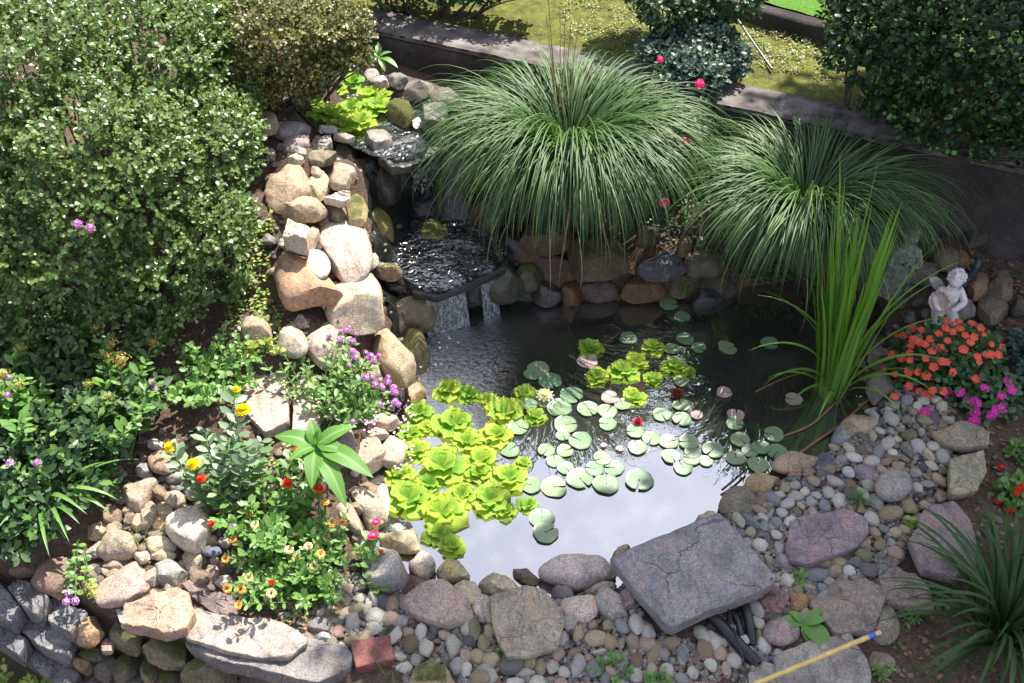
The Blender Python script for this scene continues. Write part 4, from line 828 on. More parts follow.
# ------------------------------------------------------------------ leaves, generic
def unit(a): return a/np.maximum(np.linalg.norm(a, axis=-1, keepdims=True), 1e-9)
def leaves(mb, P, Dr, Up, Ln, Wd, fold=.25, m=0, curl=.15, blunt=.5):
    """many folded leaves at once: base point, direction, upper side"""
    n = len(P); Dr = unit(Dr); S_ = unit(np.cross(Dr, Up)); N_ = np.cross(S_, Dr); Ln = np.broadcast_to(Ln, n)[:,None]; Wd = np.broadcast_to(Wd, n)[:,None]
    p0 = P; c1 = P+Dr*Ln*.38-N_*Wd*fold*.4; c2 = P+Dr*Ln*.75-N_*(Wd*fold*.3+Ln*curl*.5); p3 = P+Dr*Ln-N_*Ln*curl
    l1 = P+Dr*Ln*.35+S_*Wd*.5; r1 = P+Dr*Ln*.35-S_*Wd*.5; l2 = P+Dr*Ln*.72+S_*Wd*blunt*.72-N_*Ln*curl*.5; r2 = P+Dr*Ln*.72-S_*Wd*blunt*.72-N_*Ln*curl*.5
    V = np.stack([p0, c1, c2, p3, l1, r1, l2, r2], 1).reshape(-1, 3); o = (np.arange(n)*8)[:,None]
    T_ = np.concatenate([o+np.array([[0,1,4]]), o+np.array([[0,5,1]]), o+np.array([[3,6,2]]), o+np.array([[3,2,7]])]); Q = np.concatenate([o+np.array([[4,1,2,6]]), o+np.array([[1,5,7,2]])])
    U = np.tile(np.array([[.5,0],[.5,.4],[.5,.75],[.5,1],[0,.35],[1,.35],[.1,.7],[.9,.7]]), (n, 1)); mb.add(V, [T_, Q], U, m)
def tubes(mb, paths, r0, r1, k=5, m=0):
    for p in paths:
        p = np.asarray(p, float); n = len(p); t = unit(np.gradient(p, axis=0)); ref = np.array([.31,.2,.93]) if abs(t[0][2]) < .9 else np.array([1.,.1,0]); a = unit(np.cross(t, ref)); b = np.cross(t, a)
        r = np.linspace(r0, r1, n)[:,None,None]; th = np.linspace(0, 2*np.pi, k, endpoint=False)
        V = p[:,None,:]+r*(a[:,None,:]*np.cos(th)[None,:,None]+b[:,None,:]*np.sin(th)[None,:,None]); mb.add(V, grid_faces(n, k, True), m=m)
def blades(mb, base, az, Ln, el0, droop, wid, seg=9, pw=1.4, fold=.35, rs=None, m=0, sway=.15, keel=True):
    """arching grass blades"""
    n = len(base); s = np.linspace(0, 1, seg); el = el0[:,None]-droop[:,None]*s[None,:]**pw; a = az[:,None]+(rs.uniform(-1,1,n)*sway)[:,None]*s[None,:]
    ds = (Ln/(seg-1))[:,None]; h = np.cos(el)*ds; dx = h*np.cos(a); dy = h*np.sin(a); dz = np.sin(el)*ds
    C = np.stack([np.cumsum(dx, 1)-dx, np.cumsum(dy, 1)-dy, np.cumsum(dz, 1)-dz], -1)+base[:,None,:]
    tw = (rs.uniform(-.6,.6,n))[:,None]*s[None,:]; side = np.stack([-np.sin(a+tw), np.cos(a+tw), .3*np.sin(tw)], -1); prof = np.minimum(1, .55+s*1.6)*(1-s**3.2); prof[-1] = .02
    w = wid[:,None,None]*prof[None,:,None]*.5; dn = np.zeros_like(C); dn[...,2] = -1; V = np.stack([C+side*w, C+dn*w*fold, C-side*w], 2).reshape(-1, 3)
    f = grid_faces(seg, 3); F = (f[None]+(np.arange(n)*seg*3)[:,None,None]).reshape(-1, 4); U = np.stack([np.tile([0,.5,1], n*seg), np.tile(np.repeat(s, 3), n)], 1); mb.add(V, F, U, m); return C

# ------------------------------------------------------------------ water plants
LETT = leaf_mat('water_lettuce_leaf', (.13,.31,.03), (.24,.42,.05), .5, .38, (.38,.45,.07), .3, ribs=5, objvar=True, tip=(.50,.60,.11))
def lettuce_mesh(seed, yel=.15):
    r = np.random.RandomState(seed); mb = MB(); k = r.randint(10, 14)
    for i in range(k):
        t = i/k; az = i*2.4+r.uniform(-.2,.2); el = math.radians(6+56*t**1.3+r.uniform(-6,6)); L_ = (.5-.22*t)*r.uniform(.85,1.1)*2; wd = L_*r.uniform(.78,.95)
        nu, nv = 12, 11; V = []; U = []
        for a in range(nu):
            s = a/(nu-1)
            wprof = (.16+.84*math.sin(min(1, s*1.05)**1.25*math.pi*.62)**1.0)*(1 if s < .68 else math.sqrt(max(0, 1-((s-.68)/.33)**2)))
            for b in range(nv):
                v = b/(nv-1)*2-1; x = s*L_*(1-.10*v*v*s)*(1+.02*math.cos(v*math.pi)*(s > .9)); y = v*wd*.5*wprof; z = -.07*L_*math.cos(v*math.pi*.5)*s + .022*L_*s*math.sin(v*7+i)+.004*r.uniform(-1,1)*s*L_ - .25*L_*s**2.5*(1-t)*.5
                V.append((x*math.cos(el)-z*math.sin(el), y, x*math.sin(el)+z*math.cos(el))); U.append((b/(nv-1), s))
        V = np.array(V); c, s_ = math.cos(az), math.sin(az); mb.add(np.column_stack([V[:,0]*c-V[:,1]*s_, V[:,0]*s_+V[:,1]*c, V[:,2]+.02]), grid_faces(nu, nv), U)
    return mb.mesh('water_lettuce', [LETT])
LM_ = [lettuce_mesh(s) for s in range(5)]
ZN['Q'] = (380,320,2.846); ZN['S'] = (540,320,2.846); ZN['U'] = (230,0,2.969)
LQ = [(200,190,46),(255,205,36),(305,220,28),(360,255,56),(408,200,32),(445,265,32),(105,255,45),(215,285,62),(90,315,38),(105,365,48),(330,320,50),(250,340,48),(290,390,50),(175,410,76),(280,430,45),(365,440,55),(55,430,42),(80,500,66),(170,540,72),(310,505,62),(235,490,48),(355,540,36),(418,520,32),(408,400,26),(165,600,44),(205,635,42),(130,300,30),(140,460,40)]
LS = [(147,75,38),(238,135,48),(275,112,36),(318,67,36),(160,153,36),(388,128,40),(428,140,20),(326,160,28),(267,212,38)]
LU = [(245,300,38),(300,270,42),(360,245,38),(415,285,42),(445,322,44),(355,330,46),(310,345,46),(385,365,46),(275,335,38),(450,290,34),(330,375,34),(395,330,38)]
rl = np.random.RandomState(4)
def spread(items_, zn, z, grp, noun, marks, sizes, extra=''):
    its = []
    for x, y, r in items_:
        ox, oy, sc = ZN[zn]; px, py = ox+x/sc, oy+y/sc; w = W(px, py, z+.03); s = ppm(w); R_ = r/sc/s*(1.22 if z < .5 else 1.45)
        o = bpy.data.objects.new('water_lettuce', LM_[rl.randint(5)]); col.objects.link(o); o.location = (w.x, w.y, z+(.004 if z < .5 else .03)); o.scale = (R_, R_, R_*rl.uniform(.8, 1.0)); o.rotation_euler = (rl.uniform(-.08,.08), rl.uniform(-.08,.08), rl.uniform(0, 6.3))
        o['category'] = 'water lettuce'; o['group'] = grp; big = 'large' if r > 50 else ('small' if r < 34 else 'medium'); its.append((o, big+' green'+extra, (px, py)))
    rank_labels(its, marks, noun)
spread(LQ, 'Q', 0, 'floating water lettuce on the left of the pond', 'floating rosette', [('cream water lily flower',545,396),('purple flower spikes',398,400),('bright pink zinnias',372,527),('goldfish',503,379),('wet brown rock in the water',526,576),('paired lily pads',538,520),('dark wet pond boulder',415,350)], None)
spread(LS, 'S', 0, 'small floating rosettes in the middle of the pond', 'floating rosette', [('orange brown rock at the rear waterline',640,288),('red water lily bud',638,425)], None, ' lone')
spread(LU, 'U', .84, 'rosettes crowding the upper pool', 'rosette crowding the upper pool', [('moss covered round rock',400,110),('azalea bush',290,80),('upper waterfall',410,160)], None)

PADM = leaf_mat('lily_pad_leaf', (.11,.18,.10), (.17,.25,.14), .32, .1, (.24,.30,.13), .6, objvar=True)
PADD = leaf_mat('dry_lily_pad', (.28,.20,.16), (.40,.31,.27), .4, .2)
def pad_mesh(seed, mat=None, dry=False):
    r = np.random.RandomState(seed); n = 40; mb = MB(); V = []; U = []; no = r.uniform(.12,.3); rings = [.06,.3,.55,.78,.93,1.]
    for k, q in enumerate(rings):
        for i in range(n):
            a = no*.5*(1 if q > .1 else 3)+(2*math.pi-no*(1 if q > .1 else 3))*i/(n-1); rr = q*(1+.035*math.sin(a*3+seed)+.02*math.sin(a*7+seed))*(1-.15*math.exp(-min(i, n-1-i)/2.5)*(q > .8))
            z = .05*q*q*math.sin(a*2+seed)*.5+(.10*q**3*abs(math.sin(a+seed)) if dry else 0)+(.02 if q == 1. else 0); V.append((rr*math.cos(a), rr*math.sin(a), z)); U.append((i/(n-1), q))
    F = grid_faces(len(rings), n); mb.add(V, F, U)
    V2 = np.array(V); V2[:,2] -= .014; mb.add(V2, F[:, ::-1], U)       # under side
    nn_ = n*(len(rings)-1); mb.add(np.vstack([np.array(V)[nn_:], V2[nn_:]]), grid_faces(2, n)); return mb.mesh('lily_pad', [mat or PADM])
PD = [pad_mesh(s) for s in range(5)]; PDD = [pad_mesh(s+9, PADD, True) for s in range(2)]
PS = [(90,215,33),(57,250,36),(74,298,34),(66,330,20),(114,343,33),(18,372,24),(72,372,24),(42,400,24),(74,422,24),(114,452,38),(177,395,26),(155,424,27),(210,420,30),(188,467,37),(42,475,38),(282,457,40),(137,255,30),(192,260,28),(192,295,26),(270,317,26),(317,338,26),(277,363,27),(348,270,27),(403,283,27),(402,243,24),(367,347,27),(422,348,29),(374,389,27),(431,394,26),(407,420,27),(473,402,20),(491,370,31),(570,342,28),(628,363,27),(664,325,29),(557,392,28),(620,412,30),(674,376,30),(598,372,25),(413,54,26),(375,82,22),(452,80,22),(400,175,22),(250,52,26),(5,562,36),(17,605,37),(235,240,24)]
PQ = [(450,140,32),(485,175,33),(433,155,24),(430,470,30),(370,370,28),(395,305,30),(515,252,30),(428,242,22)]
PN = [(690,346,35),(740,392,30)]
PX = [(692,453,8),(728,349,9),(735,424,9),(770,343,9),(724,345,6)]
its = []
for zn, L_ in (('S',PS),('Q',PQ),('N',PN),('X',PX)):
    ox, oy, sc = ZN[zn]
    for x, y, r in L_:
        px, py = ox+x/sc, oy+y/sc; w = W(px, py, .006); R_ = r/sc/ppm(w)*1.02
        o = bpy.data.objects.new('lily_pad', PD[rl.randint(5)]); col.objects.link(o); o.location = (w.x, w.y, .007+rl.uniform(0,.006)); o.scale = (R_, R_, R_); o.rotation_euler = (rl.uniform(-.02,.02), rl.uniform(-.02,.02), rl.uniform(0, 6.3)); o['category'] = 'lily pad'; o['group'] = 'round lily pads on the pond'
        its.append((o, ('large' if r/sc > 11.5 else ('small' if r/sc < 9 else 'medium'))+' round green', (px, py)))
rank_labels(its, [('cream water lily flower',545,396),('red water lily bud',638,425),('dark red curled leaf',677,394),('pale curled dry pad',725,393),('orange brown rock at the rear waterline',640,288),('big square slab',690,520),('drifting brown stalks',800,425),('wet brown rock in the water',526,576),('tan orange waterside boulder',768,483)], 'lily pad')
for i, (zn, x, y, r, lab) in enumerate([('S',525,208,23,'pale curled dry lily pad left of the drooping iris leaves'),('S',557,272,25,'pale curled dry lily pad above the rightmost group of green pads'),('S',181,357,9,'tiny brown dead leaf floating between green pads, left of two'),('S',226,367,11,'tiny brown dead leaf floating between green pads, right of two'),('S',446,272,18,'faded pinkish lily pad beside the green pads'),('S',200,222,26,'faded brownish lily pad left of the lone rosettes'),('Q',590,120,30,'brown sunken lily pad between the lone rosettes'),('X',793,400,9,'white dry leaf floating beside the iris')]):
    ox, oy, sc = ZN[zn]; w = W(ox+x/sc, oy+y/sc, .006); R_ = r/sc/ppm(w); o = bpy.data.objects.new('dry_lily_pad' if i not in (2,3,7) else 'dead_leaf', PDD[i%2]); col.objects.link(o); o.location = (w.x, w.y, .01); o.scale = (R_,)*3; o.rotation_euler = (0,0,i*1.3); tag(o, lab, 'lily pad' if i not in (2,3,7) else 'leaf')
# flowers, generic: petals in layers round a centre
def petals(mb, n, L_, wd, el, cup=.2, z=0, m=0, off=0., tipn=.6):
    az = np.arange(n)*2*np.pi/n+off; D_ = np.stack([np.cos(az)*math.cos(el), np.sin(az)*math.cos(el), np.full(n, math.sin(el))], 1); P_ = np.zeros((n, 3)); P_[:,2] = z
    leaves(mb, P_+D_*.06*L_, D_, np.tile([0,0,1.], (n,1)), L_, wd, .1, m, -cup if el > .3 else cup, tipn*1.4)
def ball(mb, r, z, m=0, seed=1, sq=.7, amp=.2):
    V, F = noisy_ico(2, amp, seed, 4); mb.add(V*np.array([r, r, r*sq])+np.array([0,0,z]), F, m=m)
def fm(name, c, c2=None): return leaf_mat(name, c, c2 or c, .55, .3, spec=.25)
F_yel = fm('yellow_petal', (.85,.62,.01), (.9,.75,.02)); F_red = fm('red_petal', (.72,.04,.015), (.8,.07,.02)); F_or = fm('orange_petal', (.85,.38,.07), (.9,.5,.15)); F_pe = fm('cream_petal', (.85,.66,.28), (.9,.78,.45))
F_pk = fm('pink_petal', (.8,.03,.2), (.85,.08,.32)); F_mag = fm('magenta_petal', (.62,.02,.32), (.75,.04,.4)); F_co = fm('coral_petal', (.72,.05,.035), (.85,.15,.09)); F_pu = fm('purple_petal', (.42,.06,.46), (.55,.14,.58)); F_lv = fm('lavender_petal', (.62,.42,.7), (.75,.55,.8))
F_cr = fm('creamy_white_petal', (.8,.78,.6), (.85,.84,.7)); F_ru = fm('rust_floret', (.34,.15,.05), (.42,.27,.08)); F_dk = plain('flower_centre', (.16,.06,.02), .8); F_yc = plain('yellow_centre', (.75,.5,.03), .8); F_ye2 = fm('lime_floret', (.45,.5,.08), (.55,.55,.15))
def daisy(c, ce, n=9, L_=1., lay=1):
    mb = MB()
    for k in range(lay): petals(mb, n, L_*(1-.18*k), L_*.5, .12+.28*k, .08, 0, 0, k*.35, .75)
    ball(mb, .3*L_, .06, 1, 2); return mb.mesh('flower', [c, ce])
def pompom(c, n=7):
    mb = MB()
    for k in range(n): petals(mb, 14-k, .95-.1*k, .36, -.1+.21*k, .1, .05*k, 0, k*.5, .9)
    ball(mb, .35, .35, 0, 3); return mb.mesh('flower', [c])
def cluster(c, n=26, fl=.24, seed=1, c2=None, dens=5, sq=.75, core=True):
    mb = MB(); r = np.random.RandomState(seed)
    for i in range(n):
        a = i*2.4; e = math.asin(1-(i+.5)/n*1.05); p = np.array([math.cos(a)*math.cos(e), math.sin(a)*math.cos(e), math.sin(e)*sq])*(r.uniform(.8,1.05) if core else r.uniform(.2,1.25))
        t1 = unit(np.cross(p, [.2,.1,.95])); t2 = np.cross(unit(p), t1); az = np.arange(dens)*2*np.pi/dens+r.uniform(0,1); D_ = np.cos(az)[:,None]*t1+np.sin(az)[:,None]*t2+unit(p)*.25
        leaves(mb, np.tile(p*.85, (dens,1)), D_, np.tile(unit(p), (dens,1)), fl, fl*.7, .05, 0 if (c2 is None or i % 3) else 1, .05, .9)
    if core: ball(mb, .62, 0, 0 if c2 is None else 1, seed, .7)
    return mb.mesh('flower', [c]+([c2] if c2 else []))
def simple5(c):
    mb = MB(); petals(mb, 5, .85, .95, .12, .12, 0, 0, 0, 1.0); ball(mb, .13, .06, 1, 1); return mb.mesh('flower', [c, F_yc])
def lilyfl(c):
    mb = MB()
    for k in range(4): petals(mb, 11-k, 1-.13*k, .3, .15+.33*k, .02, .02*k, 0, k*.3, .55)
    ball(mb, .2, .18, 1, 1); return mb.mesh('water_lily_flower', [c, F_yc])
def float_flower(name, px, py, rpx, me, lab, cat, z=.015):
    w = W(px, py, z); o = bpy.data.objects.new(name, me); col.objects.link(o); o.location = w; r = rpx/ppm(w); o.scale = (r, r, r); tag(o, lab, cat); return o
float_flower('water_lily_flower', 545, 396, 9.5, lilyfl(F_cr), 'open creamy white water lily flower beside the rosettes', 'water lily')
float_flower('water_lily_flower', 638, 422, 5.5, lilyfl(fm('dark_red_petal', (.3,.006,.02), (.4,.01,.04))), 'small dark red water lily bud among the green pads', 'water lily')
float_flower('curled_leaf', 677, 394, 8, lilyfl(fm('maroon_leaf', (.1,.02,.02), (.25,.06,.04))), 'dark red curled young leaf sticking out of the water', 'leaf')
# fallen purple petals
mb = MB(); rr = np.random.RandomState(3)
pts = []
for cx, cy, sx, sy, k in [(400,440,18,14,60),(385,425,20,10,40),(405,478,16,14,24),(270,430,30,14,6),(440,385,20,12,10),(372,440,10,10,20)]:
    for _ in range(k):
        w = G(cx+rr.normal()*sx*.6, cy+rr.normal()*sy*.6); pts.append((w.x, w.y, w.z+.075 if w.z > .03 else .06))
pts = np.array(pts); az = rr.uniform(0, 6.28, len(pts)); leaves(mb, pts, np.stack([np.cos(az), np.sin(az), 0*az], 1), np.tile([0,0,1.], (len(pts),1)), .014, .011, .1, 0, 0, .9)
tag(mb.build('fallen_petals', F_lv), 'fallen purple petals lying over the rocks and floating leaves', kind='stuff')
# ------------------------------------------------------------------ foliage
ZN['V'] = (180,380,2.846); ZN['Y'] = (0,280,4.555); ZN['O'] = (700,200,2.846)
def zp(z, x, y): ox, oy, s = ZN[z]; return ox+x/s, oy+y/s
BOX = leaf_mat('boxwood_leaf', (.06,.12,.025), (.13,.20,.05), .36, .28, (.22,.29,.09), .6)
AZA = leaf_mat('azalea_leaf', (.09,.11,.03), (.20,.20,.055), .4, .25, (.36,.28,.09), .5)
DKH = leaf_mat('dark_hedge_leaf', (.010,.028,.008), (.022,.055,.013), .45, .2, (.035,.08,.02), .4)
BLU = leaf_mat('blue_green_leaf', (.03,.06,.045), (.06,.11,.08), .45, .2, (.08,.13,.09), .4)
HRB = leaf_mat('herb_leaf', (.08,.18,.04), (.15,.29,.06), .42, .3, (.20,.31,.10), .45)
HRB2 = leaf_mat('grey_green_leaf', (.10,.17,.09), (.18,.27,.15), .42, .28, (.24,.33,.19), .5)
DRK = leaf_mat('dark_leaf', (.03,.07,.022), (.055,.115,.035), .45, .25)
LIM = leaf_mat('lime_leaf', (.20,.28,.05), (.33,.40,.08), .5, .35, (.45,.45,.14))
BRO = leaf_mat('dry_leaf', (.12,.07,.04), (.24,.15,.08), .7, .1)
STEM = plain('green_stem', (.10,.15,.05), .6); WOOD = plain('brown_twig', (.10,.07,.05), .85, .2, .5, 60); BARK = plain('bark', (.09,.07,.055), .9, .2, 1., 14, .4)
GRS = leaf_mat('grass_blade', (.022,.068,.018), (.05,.115,.03), .48, .25, (.09,.15,.04), .35, stripe=(.14,.23,.08))
STRAW = leaf_mat('straw_blade', (.22,.17,.08), (.36,.29,.15), .6, .25)
IRS = leaf_mat('iris_blade', (.09,.22,.03), (.15,.30,.045), .38, .4, (.20,.36,.06), .5)
DAY = leaf_mat('daylily_blade', (.018,.055,.012), (.04,.095,.02), .45, .25, None, .35)
def rot_to(n):
    return Vector(n).to_track_quat('Z', 'Y').to_euler()
def shrub(name, label, cat, blobs, n, ll, lw, mat, seed, mats2=None, per=9, spr=.10, ground=None, up=.45, group=None, inner=.25):
    """foliage on the outside of a few lobes, built of short leafy twigs, plus the woody frame inside"""
    r = np.random.RandomState(seed); B = []
    for px, py, z, rp_, *sq in blobs:
        c = W(px, py, z); R_ = rp_/ppm(c); B.append((np.array(c), R_, sq[0] if sq else .85))
    tot = sum(b[1]**2 for b in B); root = empty(name, (B[0][0][0], B[0][0][1], T1(B[0][0][0], B[0][0][1]) if ground is None else ground)); tag(root, label, cat, group)
    PP, DD, UU = [], [], []
    for c, R_, sq in B:
        k = int(n*R_*R_/tot); d = unit(r.normal(size=(k, 3))); d[:,2] = np.where(d[:,2] < -.35, -d[:,2]*.6, d[:,2]); d = unit(d)
        nn = np.array([mnoise.fractal(Vector(q*2.6+c), 1, 2, 3) for q in d]); depth = 1-np.abs(r.normal(size=k))*.10-(r.rand(k) < inner)*r.uniform(0,.35,k)
        p = c+d*np.array([1,1,sq])*(R_*(1+.16*nn)*depth)[:,None]; keep = np.ones(k, bool)
        for c2, R2, sq2 in B:
            if c2 is c: continue
            keep &= np.linalg.norm((p-c2)/np.array([1,1,sq2]), axis=1) > R2*.80
        p, d = p[keep], d[keep]; g = unit(d*.8+np.array([0,0,up])+r.normal(size=p.shape)*.35); L_ = spr*r.uniform(.5,1.3,len(p))
        for j in range(per):
            s = (j+.5)/per; a = j*2.4+r.uniform(0,6.28,len(p)); t1 = unit(np.cross(g, [.3,.1,.9])); t2 = np.cross(g, t1)
            q = p+g*(L_*(s-.4))[:,None]; dd = g*.55+(t1*np.cos(a)[:,None]+t2*np.sin(a)[:,None])*(1.05-.5*s)
            PP.append(q); DD.append(dd); UU.append(g+np.array([0,0,.6])+r.normal(size=q.shape)*.25)
    P_, D_, U_ = np.concatenate(PP), np.concatenate(DD), np.concatenate(UU); o = np.array(root.location); mb = MB(); sz = r.uniform(.6,1.25,len(P_))
    w = r.rand(len(P_)); ms = [mat]+(mats2 or [])
    for mi in range(len(ms)):
        k = (w >= mi*.12) if mi == 0 else (w < .12*mi)&(w >= .12*(mi-1))
        if mi == 0: k = w >= .12*(len(ms)-1)
        if k.any(): leaves(mb, P_[k]-o, D_[k], U_[k], ll*sz[k], lw*sz[k], .3, mi, .12, .8)
    mb.build('foliage', ms, root)
    mb = MB(); paths = []
    for c, R_, sq in B:
        for _ in range(7):
            e = c+unit(r.normal(size=3))*np.array([1,1,sq])*R_*.8-o; st = np.array([(c[0]-o[0])*.5+r.uniform(-.1,.1), (c[1]-o[1])*.5+r.uniform(-.1,.1), 0.]); t = np.linspace(0,1,8)[:,None]; m = (st+e)/2+r.normal(size=3)*R_*.12; paths.append((1-t)**2*st+2*t*(1-t)*m+t*t*e)
    tubes(mb, paths, .010, .003); mb.build('stems', WOOD, root); return root
shrub('evergreen_shrub', 'large clipped evergreen shrub with small glossy leaves filling the upper left', 'shrub', [(100,170,1.25,105),(30,80,1.55,110),(140,60,1.45,95),(190,150,1.15,72),(210,230,.95,48),(60,245,1.0,80),(150,255,.88,62),(-40,200,1.2,90),(230,110,1.15,30),(-60,60,1.6,100),(110,300,.72,40,.7),(10,300,.75,50,.7),(180,300,.68,30,.6),(60,130,1.2,60),(95,90,1.3,55),(230,285,.6,20,.6),(60,335,.62,36,.6),(150,335,.55,26,.6)], 14500, .026, .016, BOX, 3, per=9, spr=.09, ground=.7, inner=.4)
shrub('azalea_bush', 'yellowish small leaved azalea bush left of the upper pool in half shade', 'bush', [(270,30,1.45,62,.7),(215,20,1.5,50,.7),(330,28,1.4,42,.6),(240,82,1.2,34,.7),(300,72,1.22,34,.6),(190,-10,1.6,50),(350,60,1.25,22,.6),(210,70,1.25,30),(255,98,1.1,26,.7),(305,90,1.12,20,.7),(195,105,1.12,28,.7)], 7500, .021, .013, AZA, 5, [DRK], per=8, spr=.07, ground=1.0, inner=.5)
shrub('dark_hedge', 'dense dark green clipped hedge at the upper right beyond the wall', 'hedge', [(885,55,1.30,58),(945,40,1.45,75),(1010,60,1.50,85),(870,15,1.40,45),(960,115,1.15,60),(1040,130,1.20,60),(905,100,1.10,42),(1080,80,1.50,90)], 6500, .032, .02, DKH, 7, [HRB], per=8, spr=.10, ground=.85)
shrub('blue_green_shrub', 'low blue green shrub spilling over the wall between moss and grasses', 'shrub', [(690,78,1.02,30,.7),(720,62,1.02,26,.6),(668,55,1.05,26,.6),(700,40,1.10,30,.6)], 2300, .034, .019, BLU, 9, per=8, spr=.09, ground=.85)
shrub('dark_shrub', 'dark shrub at the top edge right of the sunlit moss', 'shrub', [(680,5,1.25,42),(725,-5,1.30,38),(650,-20,1.30,40)], 1900, .034, .018, DRK, 11, [AZA], per=8, spr=.1, ground=.85)
shrub('dark_shrub', 'dark shrub behind the wall at the top left of the large grass', 'shrub', [(410,-22,1.15,45),(465,-18,1.15,38),(510,-20,1.20,32),(370,-30,1.20,40)], 1800, .034, .02, DRK, 13, per=8, spr=.1, ground=.85)
shrub('dark_leafy_plant', 'dense dark leafy plant in the lower left shade', 'plant', [(60,440,.42,44,.6),(10,480,.38,46,.6),(95,425,.42,32,.6),(25,520,.3,36,.5),(75,485,.3,30,.5),(-30,430,.45,50),(60,370,.5,38,.6),(0,380,.5,40,.6),(140,400,.45,22,.6)], 1700, .055, .022, DRK, 17, [HRB], per=7, spr=.14)
shrub('dark_ground_plant', 'dark low plant beside the cherub at the right picture edge', 'plant', [(1034,352,.2,24,.5),(1040,380,.2,20,.5)], 200, .035, .022, BLU, 19, per=6, spr=.06)

def ground_cover(name, label, polys, n, ll, lw, mats, seed, h=.02, lift=0.):
    r = np.random.RandomState(seed); mb = MB(); P_ = []
    for poly in polys:
        A = np.array(poly, float); lo, hi = A.min(0), A.max(0)
        Q = r.uniform(lo, hi, (int(n/len(polys)*2), 2)); Q = Q[poly_sd(Q, A) < 0]
        for q in Q:
            if mnoise.noise(Vector((q[0]*.07, q[1]*.07, seed))) < -.15: continue
            w = G(*q); P_.append((w.x, w.y, w.z+lift+r.uniform(0, h)))
    P_ = np.array(P_); k = len(P_); a = r.uniform(0, 6.28, k); D_ = np.stack([np.cos(a), np.sin(a), r.uniform(.1,.7,k)], 1); sz = r.uniform(.6,1.3,k); w = r.randint(0, len(mats), k)
    for i in range(len(mats)):
        s = w == i; leaves(mb, P_[s], D_[s], np.tile([0,0,1.], (s.sum(),1)), ll*sz[s], lw*sz[s], .2, i, .15, .9)
    return tag(mb.build(name, mats), label, kind='stuff')
ground_cover('creeping_ground_cover', 'yellow green creeping plant over the soil left of the rock bank', [[(222,225),(275,215),(268,300),(300,335),(330,345),(320,365),(255,350),(215,300)]], 1500, .022, .014, [LIM, HRB, LIM, AZA], 2, .04)
ground_cover('leaf_litter', 'dry brown leaf litter on shaded soil', [[(225,310),(300,350),(260,400),(200,450),(90,430),(80,520),(160,470),(215,400)],[(985,420),(1024,420),(1024,683),(900,683),(880,640),(960,560)],[(440,60),(700,110),(900,160),(880,230),(700,230),(500,200)],[(300,590),(360,610),(330,640),(270,620)],[(960,225),(1024,250),(1024,350),(990,360)]], 1900, .028, .016, [BRO, BRO, DRK], 4, .012)
ground_cover('moss_tufts', 'small tufts of moss and weeds on the lawn behind the wall', [[(560,-10),(860,20),(850,95),(740,70),(560,45)]], 7000, .017, .008, [LIM, AZA, HRB, LIM, BRO], 6, .03, .05)
ground_cover('shade_ground_cover', 'dark low creeping leaves on the bank behind the rear rocks', [[(590,185),(760,190),(800,262),(740,262),(640,235),(560,225),(480,205)],[(720,225),(860,235),(850,285),(760,285),(720,262)],[(450,120),(520,100),(520,200),(480,195)]], 2600, .032, .018, [DRK, DKH, DRK, HRB], 12, .06)
ground_cover('low_weeds', 'small green weeds on the soil under the zinnias', [[(290,590),(340,600),(330,630),(290,625)],[(215,440),(300,440),(290,470),(215,480)]], 260, .02, .012, [HRB, LIM], 8, .02)

# grasses
def grass(name, label, cat, px, py, n, L0, L1, w0, mat, seed, e0=(55,88), dr=(1.6,2.7), rad=.12, seg=10, pw=1.3, azr=None, z=None, plumes=0, extra=None):
    r = np.random.RandomState(seed); b = G(px, py) if z is None else W(px, py, z); root = tag(empty(name, b), label, cat); mb = MB()
    az = r.uniform(0, 2*np.pi, n) if azr is None else r.uniform(math.radians(azr[0]), math.radians(azr[1]), n)
    u = np.sqrt(r.rand(n)); base = np.stack([np.cos(az)*u*rad, np.sin(az)*u*rad, np.zeros(n)], 1)
    if n > 1000:      # tufts: the blades of one tuft share a direction, so the crown is uneven
        az = az+.22*np.sin(az*7+seed)+.1*np.sin(az*17)
    e = np.radians(r.uniform(e0[1]-(e0[1]-e0[0])*u, e0[1])); C = blades(mb, base, az+r.normal(size=n)*.3, r.uniform(L0, L1, n)*(np.where(np.sin(az) > .1, .88, 1.) if n > 1000 else 1.), e, r.uniform(dr[0], dr[1], n), w0*r.uniform(.7,1.2,n), seg, pw, rs=r)
    if extra:
        for (a, L_, e_, d_, w_) in extra: blades(mb, np.zeros((1,3)), np.array([math.radians(a)]), np.array([L_]), np.array([math.radians(e_)]), np.array([d_]), np.array([w_]), 14, 1.8, rs=r, sway=.05)
    mb.build('blades', mat, root)
    if n > 1000:
        k = n//45; mb = MB(); az = r.uniform(0, 6.28, k); blades(mb, np.stack([np.cos(az)*.1, np.sin(az)*.1, 0*az], 1), az, r.uniform(L0*.7, L1*.95, k), np.radians(r.uniform(50, 88, k)), r.uniform(2.6, 3.6, k), w0*r.uniform(.6,1.,k), seg, 1.5, rs=r, sway=.6); mb.build('dead_blades', STRAW, root)
    return root
grass('ornamental_grass', 'largest fountain shaped ornamental grass in the back centre with white striped blades', 'ornamental grass', 566, 200, 2900, .62, 1.55, .0100, GRS, 31, (70,90), (2.6,3.6), .17, 17, 1.7, z=.46)
grass('ornamental_grass', 'second ornamental grass with arching striped blades, behind the iris', 'ornamental grass', 796, 246, 2400, .50, 1.30, .010, GRS, 32, (68,90), (2.5,3.5), .16, 16, 1.65, z=.38)
